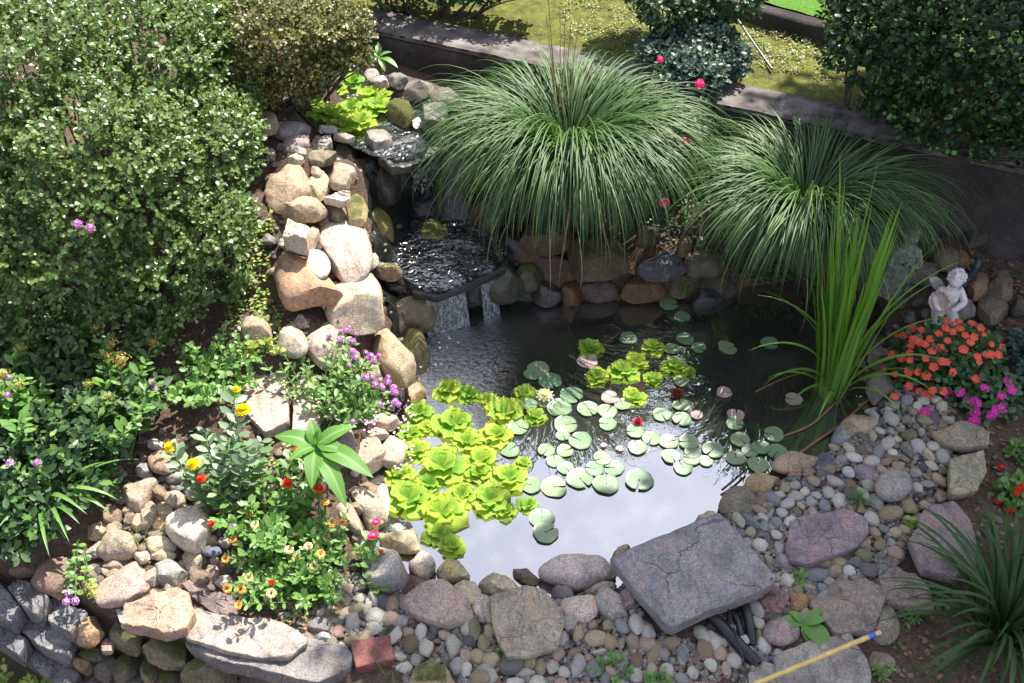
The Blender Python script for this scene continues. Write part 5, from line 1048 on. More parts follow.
iris = grass('iris_clump', 'tall clump of bright green sword shaped iris leaves standing in the pond edge', 'iris', 833, 398, 115, .5, 1.5, .024, IRS, 33, (77,88), (.03,.30), .11, 10, 2.2, z=-.05, azr=(115,265),
   extra=[(188,.85,72,1.9,.024),(200,.7,65,2.2,.022),(215,.55,60,2.3,.02),(168,.95,80,1.6,.022),(150,.9,75,1.7,.02),(5,.9,76,1.7,.02),(-12,.75,70,2.0,.022),(20,1.0,80,1.5,.018),(-30,.7,66,2.3,.022),(240,.5,60,2.2,.022),(-50,.55,62,2.4,.022),(178,.5,55,2.0,.02),(-5,.6,58,2.0,.02),(10,1.15,84,1.3,.02)])
grass('daylily_clump', 'dark green strappy daylily clump at the lower right corner', 'daylily', 1000, 635, 140, .38, .80, .022, DAY, 34, (40,82), (1.3,2.5), .09, 11, 1.3, z=.0)
grass('daylily_clump', 'small strappy clump cut by the right picture edge above the lower right one', 'daylily', 1030, 575, 30, .3, .5, .02, DAY, 38, (60,85), (.6,1.5), .05, 10, 1.4, z=.0)
grass('strap_leaved_plant', 'strap leaved plant arching over the stones at the left edge', 'plant', 48, 505, 46, .28, .5, .026, HRB, 35, (35,75), (1.2,2.3), .08, 10, 1.3)
grass('sedge_tuft', 'fine feathery grass tuft in the right hand gravel', 'grass tuft', 857, 504, 90, .05, .11, .003, HRB, 36, (40,85), (.3,1.4), .03, 6)
grass('sedge_tuft', 'thin grass tuft at the rear waterline by the orange rock', 'grass tuft', 684, 294, 26, .12, .26, .006, HRB, 37, (50,88), (.6,1.9), .02, 7, z=.05)
grass('sedge_tuft', 'few thin grass blades at the bottom edge below the red brick', 'grass tuft', 392, 680, 7, .10, .2, .005, HRB, 39, (70,88), (.1,.5), .03, 6)
grass('sedge_tuft', 'little grass blades rising among the stones left of the large pale boulder', 'grass tuft', 140, 545, 8, .08, .18, .006, LIM, 40, (60,88), (.2,.8), .02, 6)
# old flower stalks rising from the large grass
mb = MB(); st0 = W(560, 175, .45); root = tag(empty('grass_stalks', st0), 'thin dry upright stalks rising from the top of the largest grass', 'stalks'); r = np.random.RandomState(8); P_ = []
for _ in range(9):
    a = W(r.uniform(545,605), r.uniform(25,70), 1.45)-st0; P_.append(np.array([[r.uniform(-.1,.1), r.uniform(-.05,.05), .2], [a.x*.6, a.y*.6, .8], [a.x, a.y, 1.05+r.uniform(0,.25)]]))
tubes(mb, P_, .004, .002, 4); mb.build('stalks', STRAW, root)

# ------------------------------------------------------------------ herbs and flowers
FL = dict(marigold=pompom(F_yel), redz=pompom(F_red, 5), orz=daisy(F_or, F_dk, 10, 1., 2), crz=daisy(F_pe, F_dk, 10, 1., 2), pinkz=daisy(F_pk, F_yc, 12, 1., 3), mag5=simple5(F_mag), cor5=simple5(F_co), red5=cluster(F_pk, 22, .32, 4), pur=cluster(F_pu, 34, .22, 5, F_lv), lav=cluster(F_lv, 20, .3, 6, F_pu), seed=cluster(F_ru, 90, .13, 7, F_ye2, 3, .8, False), dkr=cluster(F_red, 16, .4, 9), lime=cluster(F_ye2, 70, .14, 11, LIM, 3, .8, False))
def herb(name, label, cat, base, tips, mat, ll, lw, seed, flowers=(), pairs=9, rad=.05, fr=.25, whorl=2, fname='flower', group=None, up=.35, z=None):
    """stems from a common foot to tips given as (pixel x, pixel y, height above the foot); flowers: (mesh key, tip number, radius)"""
    r = np.random.RandomState(seed); b = G(*base) if z is None else W(*base, z); root = tag(empty(name, b), label, cat, group); mb = MB(); ms = MB(); paths = []; ends = []; PP, DD, SS = [], [], []
    for px, py, h in tips:
        e = np.array(W(px, py, b.z+h)-b); s = np.array([r.uniform(-rad, rad)+e[0]*.15, r.uniform(-rad, rad)+e[1]*.15, -.01]); m = np.array([s[0]*.5+e[0]*.5, s[1]*.5+e[1]*.5, max(e[2], .05)*.75])+r.normal(size=3)*.01
        t = np.linspace(0,1,9)[:,None]; p = (1-t)**2*s+2*t*(1-t)*m+t*t*e; paths.append(p); ends.append((e, unit(p[-1]-p[-2])))
        for k in range(pairs):
            u = fr+(1-fr)*(k+.6)/pairs; i = min(7, int(u*8)); f = u*8-i; q = p[i]*(1-f)+p[i+1]*f; d = unit(p[i+1]-p[i]); t1 = unit(np.cross(d, [.3,.2,.9])); t2 = np.cross(d, t1)
            for w in range(whorl):
                a = k*1.57+w*2*np.pi/whorl+r.uniform(-.4,.4); PP.append(q); DD.append(t1*math.cos(a)+t2*math.sin(a)+d*(.3+.4*u)+np.array([0,0,up*.5])); SS.append(r.uniform(.65,1.2)*(1-.35*(u > .85)))
    tubes(ms, paths, .004, .002, 5); ms.build('stems', STEM, root)
    PP, DD, SS = np.array(PP), np.array(DD), np.array(SS); leaves(mb, PP, DD, np.tile([0,0,1.], (len(PP),1))+r.normal(size=PP.shape)*.15, ll*SS, lw*SS, .3, 0, .18, .75); mb.build('leaves', mat, root)
    for key, ti, rr_ in flowers:
        e, d = ends[ti]; o = bpy.data.objects.new(fname, FL[key]); link(o, root); o.location = e; o.scale = (rr_,)*3
        n = unit(d*.5+np.array([0,-.35,.8])+r.normal(size=3)*.15); o.rotation_euler = rot_to(n); o.rotation_euler.rotate_axis('Z', r.uniform(0,6))
    return root
def vt(L_, h): return [(*zp('V', x, y), h+((i*37) % 11-5)*.008) for i, (x, y) in enumerate(L_)]
# marigolds
T_ = [(243,410,.42),(236,389,.42),(193,464,.34),(170,447,.34),(228,440,.36),(212,455,.3),(250,445,.38),(262,440,.32),(205,430,.3),(222,470,.28),(235,460,.3)]
herb('marigold_plant', 'grey green marigold plant with yellow double flowers above the zinnias', 'marigold', (225,530), T_, HRB2, .075, .034, 41, [('marigold',0,.042),('marigold',1,.022),('marigold',2,.036),('marigold',3,.034)], 11, .05, .3)
r = np.random.RandomState(5)
reds = [(335,200),(306,292),(60,280),(395,308),(420,250),(88,408)]
T_ = vt(reds, .30)+[(r.uniform(205,330), r.uniform(435,540), r.uniform(.15,.3)) for _ in range(36)]
herb('red_zinnia_plant', 'zinnia plant with scarlet flowers under the yellow marigolds', 'zinnia', (262,545), T_, HRB, .062, .026, 42, [('redz', i, .026 if i != 5 else .017) for i in range(6)]+[('lav',6,.02)], 8, .07, .25)
ors = [(312,368),(413,347),(433,407),(417,447),(462,405),(310,483),(330,433),(222,458),(213,412),(195,562),(174,595),(130,508),(150,453),(167,640),(355,328),(365,473),(400,495),(382,530),(198,382),(135,593),(330,505),(260,607),(297,410)]
T_ = vt(ors, .17)+[(*zp('V',262,577),.16),(*zp('V',198,382),.2)]+[(r.uniform(225,350), r.uniform(500,600), r.uniform(.06,.18)) for _ in range(50)]
herb('orange_zinnia_plant', 'bushy zinnia with small orange and cream daisy flowers in the front left', 'zinnia', (290,585), T_, HRB, .055, .020, 43, [('crz' if i in (5,6,7,8,9,15,17,21) else 'orz', i, .0215) for i in range(23)]+[('redz',23,.017)], 8, .11, .2)
T_ = [(*zp('V',558,405),.2),(*zp('V',551,442),.18),(*zp('V',573,487),.14),(383,560,.08),(370,575,.07),(360,545,.1),(385,580,.05)]
herb('pink_zinnia_plant', 'small zinnia with three bright pink flowers by the big grey boulder', 'zinnia', (366,590), T_, HRB, .06, .028, 44, [('pinkz',0,.025),('pinkz',1,.029),('redz',2,.012)], 5, .03, .3)
def big_leaf(mb, p0, p1, wd, m=0, arch=.06, fold=.12):
    p0, p1 = np.array(p0, float), np.array(p1, float); d = p1-p0; L_ = np.linalg.norm(d); sd = unit(np.cross(d, [0,0,1.])); up = np.cross(sd, unit(d)); V = []; U = []
    for a in range(11):
        s = a/10; w = wd*.5*(math.sin(math.pi*min(1, s**.8))**.8 if 0 < s < 1 else .02)
        for b in range(7):
            v = b/3-1; V.append(p0+d*s+sd*w*v+up*(arch*math.sin(math.pi*s)*L_*2+fold*abs(v)*w+.03*w*math.sin(s*40)*abs(v))); U.append((b/6, s))
    mb.add(V, grid_faces(11, 7), U, m)
BIG = leaf_mat('broad_leaf', (.07,.18,.03), (.11,.24,.045), .5, .3, stripe=(.17,.29,.09), spec=.25)
def rosette(name, label, cat, c, h, tips, wd, ground=None, mat=None, stem=True):
    g = G(*ground) if ground else G(*c); ctr = np.array(W(c[0], c[1], g.z+h)); root = tag(empty(name, g), label, cat); o = np.array(g)
    for px, py, dz, w in tips:
        mb = MB(); big_leaf(mb, ctr-o, np.array(W(px, py, ctr[2]+dz))-o, (w or wd)*.88); mb.build('leaf', mat or BIG, root)
    if stem: mb = MB(); t = np.linspace(0,1,6)[:,None]; tubes(mb, [(ctr-o)*t], .008, .005); mb.build('stem', STEM, root)
    return root
rosette('broad_leaved_plant', 'plant with a whorl of large pointed pale green leaves in the left centre', 'plant', (*zp('V',388,188),), .42, [(*zp('V',268,160),.0,.11),(*zp('V',372,112),.06,.08),(*zp('V',495,133),.04,.10),(*zp('V',475,206),.02,.09),(*zp('V',375,310),-.03,.10),(*zp('V',550,278),-.02,.12),(*zp('V',474,365),-.08,.10),(*zp('V',310,230),.02,.07),(*zp('V',395,140),.09,.04),(*zp('V',420,175),.09,.03)], .1, (322,560))
rosette('leafy_seedling', 'leafy green seedling growing over the pinkish speckled cobble', 'seedling', (*zp('J',590,395),), .05, [(*zp('J',450,400),.01,.07),(*zp('J',520,340),.03,.05),(*zp('J',700,380),.03,.06),(*zp('J',725,535),-.01,.11),(*zp('J',640,530),-.02,.07),(*zp('J',680,330),.02,.05)], .06, None, HRB)
rosette('hosta', 'small broad leaved plant against the wall behind the upper pool', 'plant', (379,57), .14, [(360,62,-.03,.06),(398,68,-.03,.06),(378,42,.05,.05),(368,50,.02,.05),(392,52,.03,.05),(385,72,-.05,.05)], .06, (382,76), HRB)
# purple flowered bush over the paving slabs
fl = [(530,185),(500,225),(560,235),(570,310),(560,280),(640,300),(655,325),(620,400),(660,430),(720,420),(745,465),(755,510),(745,445),(560,600)]
r = np.random.RandomState(12); fl = fl[:13]+[(x+r.normal()*22, y+r.normal()*22) for x, y in fl[:13]*2]+[fl[13]]
T_ = [(*zp('C',x,y), .26+.003*(i%13)) for i, (x, y) in enumerate(fl)]+[(*zp('C',x,y), .22) for x, y in [(150,330),(230,350),(250,300),(340,370),(360,320),(400,430),(460,380),(500,470),(350,440),(560,420),(600,500),(520,540),(440,470),(640,520),(480,310),(290,270)]]
herb('purple_flowered_bush', 'loose bush with purple flower spikes leaning over the left bank rocks', 'bush', (320,432), T_, HRB, .05, .018, 45, [('pur', i, .023 if i < 13 else .017) for i in range(40)], 6, .06, .35, fname='flower_spike')
T_ = [(r.uniform(155,262), r.uniform(320,405), r.uniform(.05,.22)) for _ in range(46)]
herb('low_leafy_plant', 'loose leafy green plant on the soil below the large evergreen shrub', 'plant', (200,385), T_, HRB, .045, .028, 52, [], 7, .12, .15)
# phlox gone to seed
sd = [(450,210,.05),(510,290,.04),(550,370,.055),(490,345,.045),(630,200,.03),(700,285,.04),(405,475,.035),(490,540,.038),(325,575,.032),(275,660,.036)]
T_ = [(*zp('Y',x,y), .42-.02*i) for i, (x, y, _) in enumerate(sd)]+[(*zp('Y',690,470),.28),(*zp('Y',705,497),.26)]+[(r.uniform(80,160), r.uniform(355,430), r.uniform(.2,.36)) for _ in range(16)]
herb('phlox_plant', 'tall phlox gone to tan seed heads in the left centre', 'phlox', (115,455), T_, HRB, .07, .026, 46, [('seed', i, s[2]) for i, s in enumerate(sd)]+[('lav',10,.018),('lav',11,.018)], 9, .08, .3, fname='seed_head')
sd = [(95,310,.036),(20,430,.036),(80,480,.034),(50,80,.03)]
T_ = [(*zp('Y',x,y), .45) for x, y, _ in sd]+[(*zp('Y',x,y), .44) for x, y in [(35,445),(8,482),(35,525),(100,100)]]+[(r.uniform(-20,50), r.uniform(305,440), r.uniform(.25,.45)) for _ in range(18)]
herb('phlox_plant', 'phlox at the left picture edge with a few lilac florets', 'phlox', (5,470), T_, HRB, .09, .032, 47, [('seed', i, s[2]) for i, s in enumerate(sd)]+[('lav',4,.02),('pur',5,.018),('pur',6,.02),('pur',7,.018)], 10, .08, .3, fname='seed_head')
T_ = [(78,224,.12),(90,228,.1),(37,463,.12),(10,463,.12)]
herb('lilac_flowered_sprig', 'lilac flower sprig poking out of the large evergreen shrub', 'flower sprig', (84,240), T_[:2], HRB, .035, .015, 48, [('pur',0,.026),('pur',1,.026)], 4, .02, .3, z=1.22)
herb('lilac_flowered_sprig', 'two lilac flowers over the strap leaves at the left edge', 'flower sprig', (30,490), T_[2:], HRB, .05, .02, 49, [('pur',0,.022),('lav',1,.024)], 6, .03, .3, z=.45)
T_ = [(*zp('F',350,222),.02),(*zp('F',340,265),.02),(*zp('F',385,262),.02),(*zp('F',465,190),.03),(*zp('F',480,225),.03),(*zp('F',400,60),.05)]
herb('trailing_phlox_sprig', 'sprig with lavender florets and a yellowish seed head hanging over the grey wall blocks', 'flower sprig', (78,538), T_, HRB, .035, .02, 50, [('lav',0,.02),('lav',1,.02),('lav',2,.021),('lime',3,.042),('lime',4,.034)], 6, .02, .2, z=.2)
# lower left corner plant
T_ = [(*zp('F',x,y), .12) for x, y in [(20,560),(35,640),(0,610),(140,640),(180,650),(280,665),(100,670),(60,700),(-20,640),(-30,680),(200,700)]]
herb('light_green_sprigs', 'light yellow green leafy sprigs in the bottom left corner', 'plant', (10,730), T_, LIM, .042, .022, 51, [], 12, .12, .15, z=-.35)
# weeds in the gravel
for nm, lb, bs, tp, L_, w_, mt in [('weed','parsley like weed with lacy leaves in the front gravel',(612,672),[(600,660,.05),(622,655,.05),(608,650,.06),(590,668,.04),(632,670,.04),(615,680,.05)],.03,.018,HRB),
   ('weed','lacy weed at the bottom edge right of the parsley like one',(655,680),[(645,675,.05),(665,672,.05),(672,682,.04),(650,684,.04)],.03,.018,HRB),
   ('weed','tiny weed at the lower left corner of the square tan flagstone',(503,654),[(498,650,.03),(508,650,.03),(504,658,.02)],.02,.012,HRB),
   ('weed','tiny weed in the gravel left of the leafy seedling',(799,580),[(796,573,.04),(803,574,.04),(799,586,.02)],.025,.02,HRB),
   ('weed','small bright sprout between the largest flagstone and the gravel',(912,528),[(908,522,.03),(915,521,.03),(911,533,.02)],.03,.022,LIM),
   ('fern_like_weed','small fern like weed in the dark soil below the brown flagstone',(913,617),[(903,612,.05),(922,610,.05),(915,622,.04),(905,624,.03)],.035,.01,HRB),
   ('fern_like_weed','small fern like weed at the bottom right of the brown boulder',(883,672),[(876,668,.05),(890,668,.05),(884,680,.04)],.035,.01,HRB),
   ('weed','tiny weed under the sunlit corner of the square tan flagstone',(545,653),[(541,648,.03),(550,649,.03)],.02,.012,HRB),
   ('weed','small green weed on the soil right of the zinnia clump',(318,598),[(310,590,.06),(325,588,.06),(335,596,.05),(305,602,.05)],.035,.02,HRB),
   ('weed','yellow green weed above the left paving slab',(262,352),[(250,345,.08),(270,340,.08),(280,350,.07),(240,355,.07),(262,330,.08)],.04,.03,LIM)]:
    herb(nm, lb, nm.replace('_', ' '), bs, tp, mt, L_, w_, 60+len(lb), [], 6, .015, .2, 2)
# impatiens
def mound(name, label, cat, c, rpx, h, fls, key, fr_, seed, n=700, ll=.045, lw=.026, mat=None, z=None):
    r = np.random.RandomState(seed); g = G(*c) if z is None else W(*c, z); R_ = rpx/ppm(g); root = tag(empty(name, g), label, cat); d = unit(r.normal(size=(n,3))); d[:,2] = abs(d[:,2]); p = d*np.array([R_, R_*.8, h])*(r.rand(n)**.25)[:,None]
    mb = MB(); leaves(mb, p, d*.6+r.normal(size=p.shape)*.5, d+np.array([0,0,.8]), ll*r.uniform(.6,1.2,n), lw*r.uniform(.7,1.2,n), .2, 0, .15, .9); mb.build('leaves', mat or HRB, root)
    mb = MB(); tubes(mb, [np.array([[0,0,0], q*.5+[0,0,.02], q]) for q in p[:60]], .004, .003); mb.build('stems', STEM, root)
    for px, py in fls:
        # the flower sits where the line of sight meets the mound's outside
        z_ = g.z+h*.3; best = None
        for k in range(40):
            zz_ = g.z+h*1.12*(1-k/39); w = np.array(W(px, py, zz_)-g); v = (w[0]/R_)**2+(w[1]/(R_*.8))**2+(w[2]/h)**2
            if v <= 1.08: best = w; break
        if best is None: best = np.array(W(px, py, g.z+h*.25)-g)
        o = bpy.data.objects.new('flower', FL[key]); link(o, root); o.location = best; s = fr_*r.uniform(.85,1.15); o.scale = (s,s,s); nn = unit(best/np.array([R_,R_*.8,h])*.5+np.array([0,-.4,.75])+r.normal(size=3)*.2); o.rotation_euler = rot_to(nn); o.rotation_euler.rotate_axis('Z', r.uniform(0,6))
    return root
CI = [(580,385),(605,365),(630,370),(640,410),(660,430),(685,420),(700,365),(735,345),(775,350),(800,365),(755,385),(790,445),(830,440),(690,460),(575,450),(555,495),(525,480),(595,530),(640,555),(620,490),(645,500),(665,475),(720,490),(750,425),(600,415),(860,420),(850,440),(705,400),(680,380),(830,410),(780,390),(548,440),(740,365),(655,395),(625,405),(770,405),(810,385),(795,460),(565,385),(815,440),(650,560),(625,545),(700,345),(720,375)]
MI = [(705,550),(780,572),(780,630),(830,612),(862,592),(888,540),(850,465),(640,605),(770,580),(790,578)]
ZIM = leaf_mat('impatiens_leaf', (.04,.10,.03), (.08,.17,.05), .4, .3)
mound('coral_impatiens', 'round mound of coral orange impatiens in front of the cherub', 'impatiens', (944,372), 58, .31, [zp('O',*q) for q in CI]+[(r.uniform(892,1000), r.uniform(326,405)) for _ in range(14)], 'cor5', .023, 71, 950, mat=ZIM)
mound('magenta_impatiens', 'magenta impatiens at the lower right of the coral ones', 'impatiens', (982,398), 40, .17, [zp('O',*q) for q in MI]+[(968,402),(985,388),(1002,395),(975,412),(996,410),(960,392),(1008,382)], 'mag5', .027, 72, 620, mat=ZIM)
mound('red_flowered_plant', 'dark red flowered bedding plant at the right picture edge', 'plant', (1020,500), 26, .14, [zp('K',*q) for q in [(905,450),(865,545),(810,510),(900,470),(850,550),(930,440),(880,545),(825,350)]], 'dkr', .020, 73, 240, mat=HRB)
mound('red_flowered_plant', 'little leafy plant above the dark red flowered one at right', 'plant', (1018,455), 14, .07, [], 'dkr', .018, 74, 80, mat=HRB)
for i, (px, py, h, bs, lb) in enumerate([(686,142,.55,(690,215),'red flower head between the two grasses, highest of the pair'),(665,203,.3,(672,235),'red flower head low beside the large grass above the rear rocks'),(700,84,.75,(705,190),'red flower head at the wall edge below the blue green shrub'),(660,60,.85,(668,180),'small red flower head at the wall edge left of the blue green shrub')]):
    herb('red_flower', lb, 'flower', bs, [(px,py,h),(px+8,py+16,h-.08),(px-5,py+25,h-.15)], DRK, .04, .02, 80+i, [('red5',0,.034 if i < 3 else .024)], 7, .02, .3, z=.43, fname='flower_head')

# ------------------------------------------------------------------ trees out of the frame: they shade the garden and stand mirrored in the pond
TRL = leaf_mat('tree_leaf', (.03,.06,.018), (.06,.11,.03), .5, .25)
def tree(label, x, y, blobs, n, ll=.16, seed=1, trunk=.16, gz=None):
    r = np.random.RandomState(seed); g = T1(x, y) if gz is None else gz; root = tag(empty('tree', (x, y, g)), label, 'tree', 'trees behind the garden'); o = np.array([x, y, g]); tot = sum(b[3]**2*b[4]/b[3] for b in blobs); mb = MB(); paths = []; top = np.array([0,0,max(b[2] for b in blobs)*.55-g*.5])
    for bx, by, bz, R_, rz in blobs:
        c = np.array([bx, by, bz])-o; k = int(n*R_*rz/tot)
        nc = max(6, k//26); cc = c+unit(r.normal(size=(nc,3)))*(r.rand(nc)**.4)[:,None]*np.array([R_,R_,rz]); q = cc[r.randint(0, nc, k)]+r.normal(size=(k,3))*np.array([.17,.17,.11]); d = r.normal(size=(k,3)); d[:,2] -= .2
        leaves(mb, q, d, np.tile([0,0,1.], (k,1))+r.normal(size=(k,3))*.4, ll*r.uniform(.6,1.2,k), ll*.6*r.uniform(.7,1.1,k), .2, 0, .15, .8)
        t = np.linspace(0,1,9)[:,None]; m = (top+c)/2+np.array([0,0,-.2]); paths.append((1-t)**2*top+2*t*(1-t)*m+t*t*c)
        for e in cc[:14]: paths.append(np.array([c, (c+e)/2+r.normal(size=3)*.08, e]))
    mb.build('crown', TRL, root); mb = MB(); t = np.linspace(0,1,7)[:,None]; tubes(mb, [top*t], trunk, trunk*.6, 10); tubes(mb, paths, .05, .012, 6); mb.build('trunk', BARK, root); return root
SX, SY = SUN.x/SUN.z, SUN.y/SUN.z
def over(px, py, h): w = G(px, py); return (w.x+SX*h, w.y+SY*h, w.z+h)
cb = []
for px, py, h, R_, rz in [(600,640,6.3,.55,.5),(700,600,6.3,.6,.5),(800,620,6.4,.65,.5),(820,520,6.4,.6,.5),(900,560,6.4,.7,.5),(930,450,6.5,.7,.5),(1000,500,6.5,.8,.6),(1010,640,6.3,.8,.5),(480,650,6.2,.45,.4),(850,400,6.6,.6,.5),(960,340,6.7,.8,.6),(1020,280,6.8,.9,.6),(900,250,6.9,.7,.5),(1000,200,7,1.,.6),(520,690,6.2,.6,.4),(820,260,7.0,.55,.4),(740,690,6.3,.6,.4)]:
    cb.append((*over(px, py, h), R_, rz))
tree('tall tree on the right whose limbs reach over the pond and shade it', 6.2, 8.2, cb, 15000, .15, 90, .2)
for i, (x, y, h, R_) in enumerate([(-6.2,12.6,7.4,2.0),(-3.1,12.8,7.8,1.9),(-.4,13.0,8.0,1.8),(2.2,12.8,8.2,1.8),(4.9,12.4,8.8,2.0),(8.0,12.2,9.6,2.4)]):
    tree(['dense tree beyond the lawn on the far left','dense tree beyond the lawn left of centre','dense tree beyond the lawn just left of the middle','dense tree beyond the lawn just right of the middle','dense tree beyond the lawn right of centre','dense tree beyond the lawn on the far right'][i], x, y, [(x,y,h-1.2,R_,1.3),(x-1.1,y+.2,h-2.6,R_*.85,1.4),(x+1.1,y-.1,h-2.9,R_*.85,1.4),(x,y,h-4.6,R_*1.1,1.6),(x+.8,y,h-6,R_*1.1,1.2)], 4200, .24, 91+i, .15)

# ------------------------------------------------------------------ statues
MARB = plain('white_marble', (.62,.56,.53), .6, .4, .3, 30, .22); WEAT = plain('weathered_stone', (.22,.22,.19), .9, .2, 1., 40, .5)
def skin_body(name, joints, edges, mat, parent, sub=2):
    me = bpy.data.meshes.new(name); me.from_pydata([j[:3] for j in joints], edges, []); o = bpy.data.objects.new(name, me); link(o, parent); o.modifiers.new('skin', 'SKIN'); ms = o.modifiers.new('sub', 'SUBSURF'); ms.levels = ms.render_levels = sub
    if not me.skin_vertices: 
        pass
    for i, j in enumerate(joints):
        sv = me.skin_vertices[0].data[i]; r_ = j[3] if hasattr(j[3], '__len__') else (j[3], j[3]); sv.radius = r_; sv.use_root = i == 0
    dg = bpy.context.evaluated_depsgraph_get(); dg.update(); ev = o.evaluated_get(dg); m2 = bpy.data.meshes.new_from_object(ev, depsgraph=dg); o.modifiers.clear(); o.data = m2
    for p in m2.polygons: p.use_smooth = True
    m2.materials.clear(); m2.materials.append(mat); return o
def head_mesh(mb, c, r, yaw, hair=True, m=0):
    """a small head: skull, cheeks, brow, nose, lips, ears"""
    V, F = noisy_ico(4, .0, 1); V = V*np.array([.82,.92,1.05]); 
    y = -V[:,1]; f = np.clip(y, 0, 1)
    def bump(x, z, s, a): return a*np.exp(-((V[:,0]-x)**2+(V[:,2]-z)**2)/s**2)*(y > .2)
    push = bump(0,-.12,.13,.20)+bump(0,-.45,.18,.08)+bump(.3,-.32,.25,.08)+bump(-.3,-.32,.25,.08)+bump(0,-.75,.2,.08)-bump(.28,.05,.14,.10)-bump(-.28,.05,.14,.10)+bump(.28,.04,.07,.06)+bump(-.28,.04,.07,.06)-bump(0,-.36,.06,.05)
    V = V.copy(); V[:,1] -= push; V[:,0] *= 1-.18*np.clip(-V[:,2]-.2, 0, 1)
    c_, s_ = math.cos(yaw), math.sin(yaw)
    def place(Q): return np.column_stack([Q[:,0]*c_-Q[:,1]*s_, Q[:,0]*s_+Q[:,1]*c_, Q[:,2]])*r+np.array(c)
    mb.add(place(V), F, m=m)
    Ei, Fi_ = noisy_ico(2, .1, 2)
    for s in (-1, 1): mb.add(place(Ei*np.array([.08,.14,.22])+np.array([s*.84,.05,-.05])), Fi_, m=m)
    return place
ctr = G(938, 322); cher = tag(empty('cherub_statue', ctr), 'white cherub statue holding a round shell above the coral impatiens', 'statue')
J_ = [(0,0,.10,.048),(0,0,.15,.046),(-.005,.0,.20,.052),(.0,-.003,.235,.03),(.005,-.006,.262,.022),(-.05,-.005,.222,.024),(-.085,-.035,.185,.02),(-.075,-.085,.165,.016),(.055,0,.222,.024),(.078,-.045,.175,.02),(.02,-.085,.16,.016),(-.035,-.02,.08,.038),(-.045,-.09,.06,.032),(-.045,-.05,.02,.022),(.035,-.02,.08,.038),(.045,-.09,.06,.032),(.045,-.05,.02,.022),(-.045,-.12,.015,.014),(.045,-.12,.015,.014),(-.06,-.105,.165,.012),(-.01,-.1,.165,.012)]
E_ = [(0,1),(1,2),(2,3),(3,4),(2,5),(5,6),(6,7),(2,8),(8,9),(9,10),(0,11),(11,12),(12,13),(0,14),(14,15),(15,16),(13,17),(16,18),(7,19),(10,20)]
skin_body('body', J_, E_, MARB, cher)
mb = MB(); place = head_mesh(mb, (.008,-.008,.305), .05, -.5); mb.build('head', MARB, cher)
mb = MB(); r = np.random.RandomState(2); Vh, Fh = noisy_ico(2, .25, 5, 3)
for _ in range(64):
    d = unit(r.normal(size=3)); 
    if d[2] < -.15 or (d[1] < -.35 and d[2] < .45): continue
    mb.add(place(Vh*.22+d*np.array([.82,.9,1.05])*.98), Fh)
mb.build('hair', MARB, cher)
mb = MB(); V = []                     # ribbed scallop shell held at the chest's left
for a in range(9):
    for b in range(48):
        q = a/8; t = 2*math.pi*b/48; rr_ = .056*q*(1+.05*math.cos(t*12)*q); V.append((rr_*math.cos(t), .02*(1-q*q)+.004*math.cos(t*12)*q, rr_*math.sin(t)))
mb.add(V, grid_faces(9, 48, True)); V2 = np.array(V)+np.array([0,.012,0]); mb.add(V2, grid_faces(9, 48, True)[:, ::-1]); mb.add(np.vstack([np.array(V)[-48:], V2[-48:]]), grid_faces(2, 48, True))
sh = mb.build('shell', plain('shell_stone', (.55,.42,.34), .7, .3, .3, 30), cher); sh.location = (-.075,-.07,.20); sh.rotation_euler = (math.radians(-15), 0, math.radians(-50))
for s in (-1, 1):
    mb = MB(); V = [];
    for a in range(7):
        for b in range(12):
            q = a/6; w = b/11*2-1; V.append((s*(.02+.075*q), .045+.02*q+.006*math.cos(b*3), .2+.045*q+w*.04*math.sin(math.pi*min(1, .25+q*.7))))
    mb.add(V, grid_faces(7, 12)); V2 = np.array(V)+np.array([0,.008,0]); mb.add(V2, grid_faces(7, 12)[:, ::-1]); mb.build('wing', MARB, cher)
mb = MB(); V = []
for z, r_ in [(-.03,.075),(.0,.075),(.012,.07),(.02,.062),(.03,.03),(.03,0)]:
    for b in range(24): V.append((r_*math.cos(b/24*6.2832)*(1.1), r_*math.sin(b/24*6.2832)-.03, z+.004))
mb.add(V, grid_faces(6, 24, True)); mb.build('base', MARB, cher)
cher.scale = (1.08,)*3
fg = G(893, 292); fig = tag(empty('weathered_statue', fg), 'weathered grey standing statue half hidden by grass blades left of the cherub', 'statue')
J_ = [(0,0,.16,(.075,.06)),(0,0,.05,(.09,.075)),(0,0,.0,(.095,.08)),(0,0,.25,(.06,.05)),(0,0,.31,(.07,.045)),(0,0,.36,(.028,.028)),(0,-.005,.385,(.024,.024)),(-.07,-.01,.31,(.028,.028)),(-.09,-.04,.23,(.024,.024)),(-.02,-.085,.255,(.016,.016)),(.07,-.01,.31,(.028,.028)),(.09,-.04,.23,(.024,.024)),(.02,-.085,.26,(.016,.016)),(-.008,-.1,.30,(.011,.011)),(.008,-.1,.30,(.011,.011))]
E_ = [(0,1),(1,2),(0,3),(3,4),(4,5),(5,6),(4,7),(7,8),(8,9),(4,10),(10,11),(11,12),(9,13),(12,14)]
skin_body('body', J_, E_, WEAT, fig); mb = MB(); place = head_mesh(mb, (0,-.01,.43), .05, .2); mb.build('head', WEAT, fig)
mb = MB(); Q = Vh*.95*np.array([.95,1.,1.1])+np.array([0,.16,.1]); mb.add(place(Q), Fh); mb.build('hood', WEAT, fig)
mb = MB(); V = []
for a in range(14):
    z = .0+.30*a/13
    for b in range(40):
        t = b/40*6.2832; rr_ = (.105-.035*(a/13)**.8)*(1+.07*math.cos(t*9+a*.15)); V.append((rr_*math.cos(t), rr_*.85*math.sin(t), z))
mb.add(V, grid_faces(14, 40, True)); mb.build('robe', WEAT, fig); fig.scale = (.98,.98,1.0)

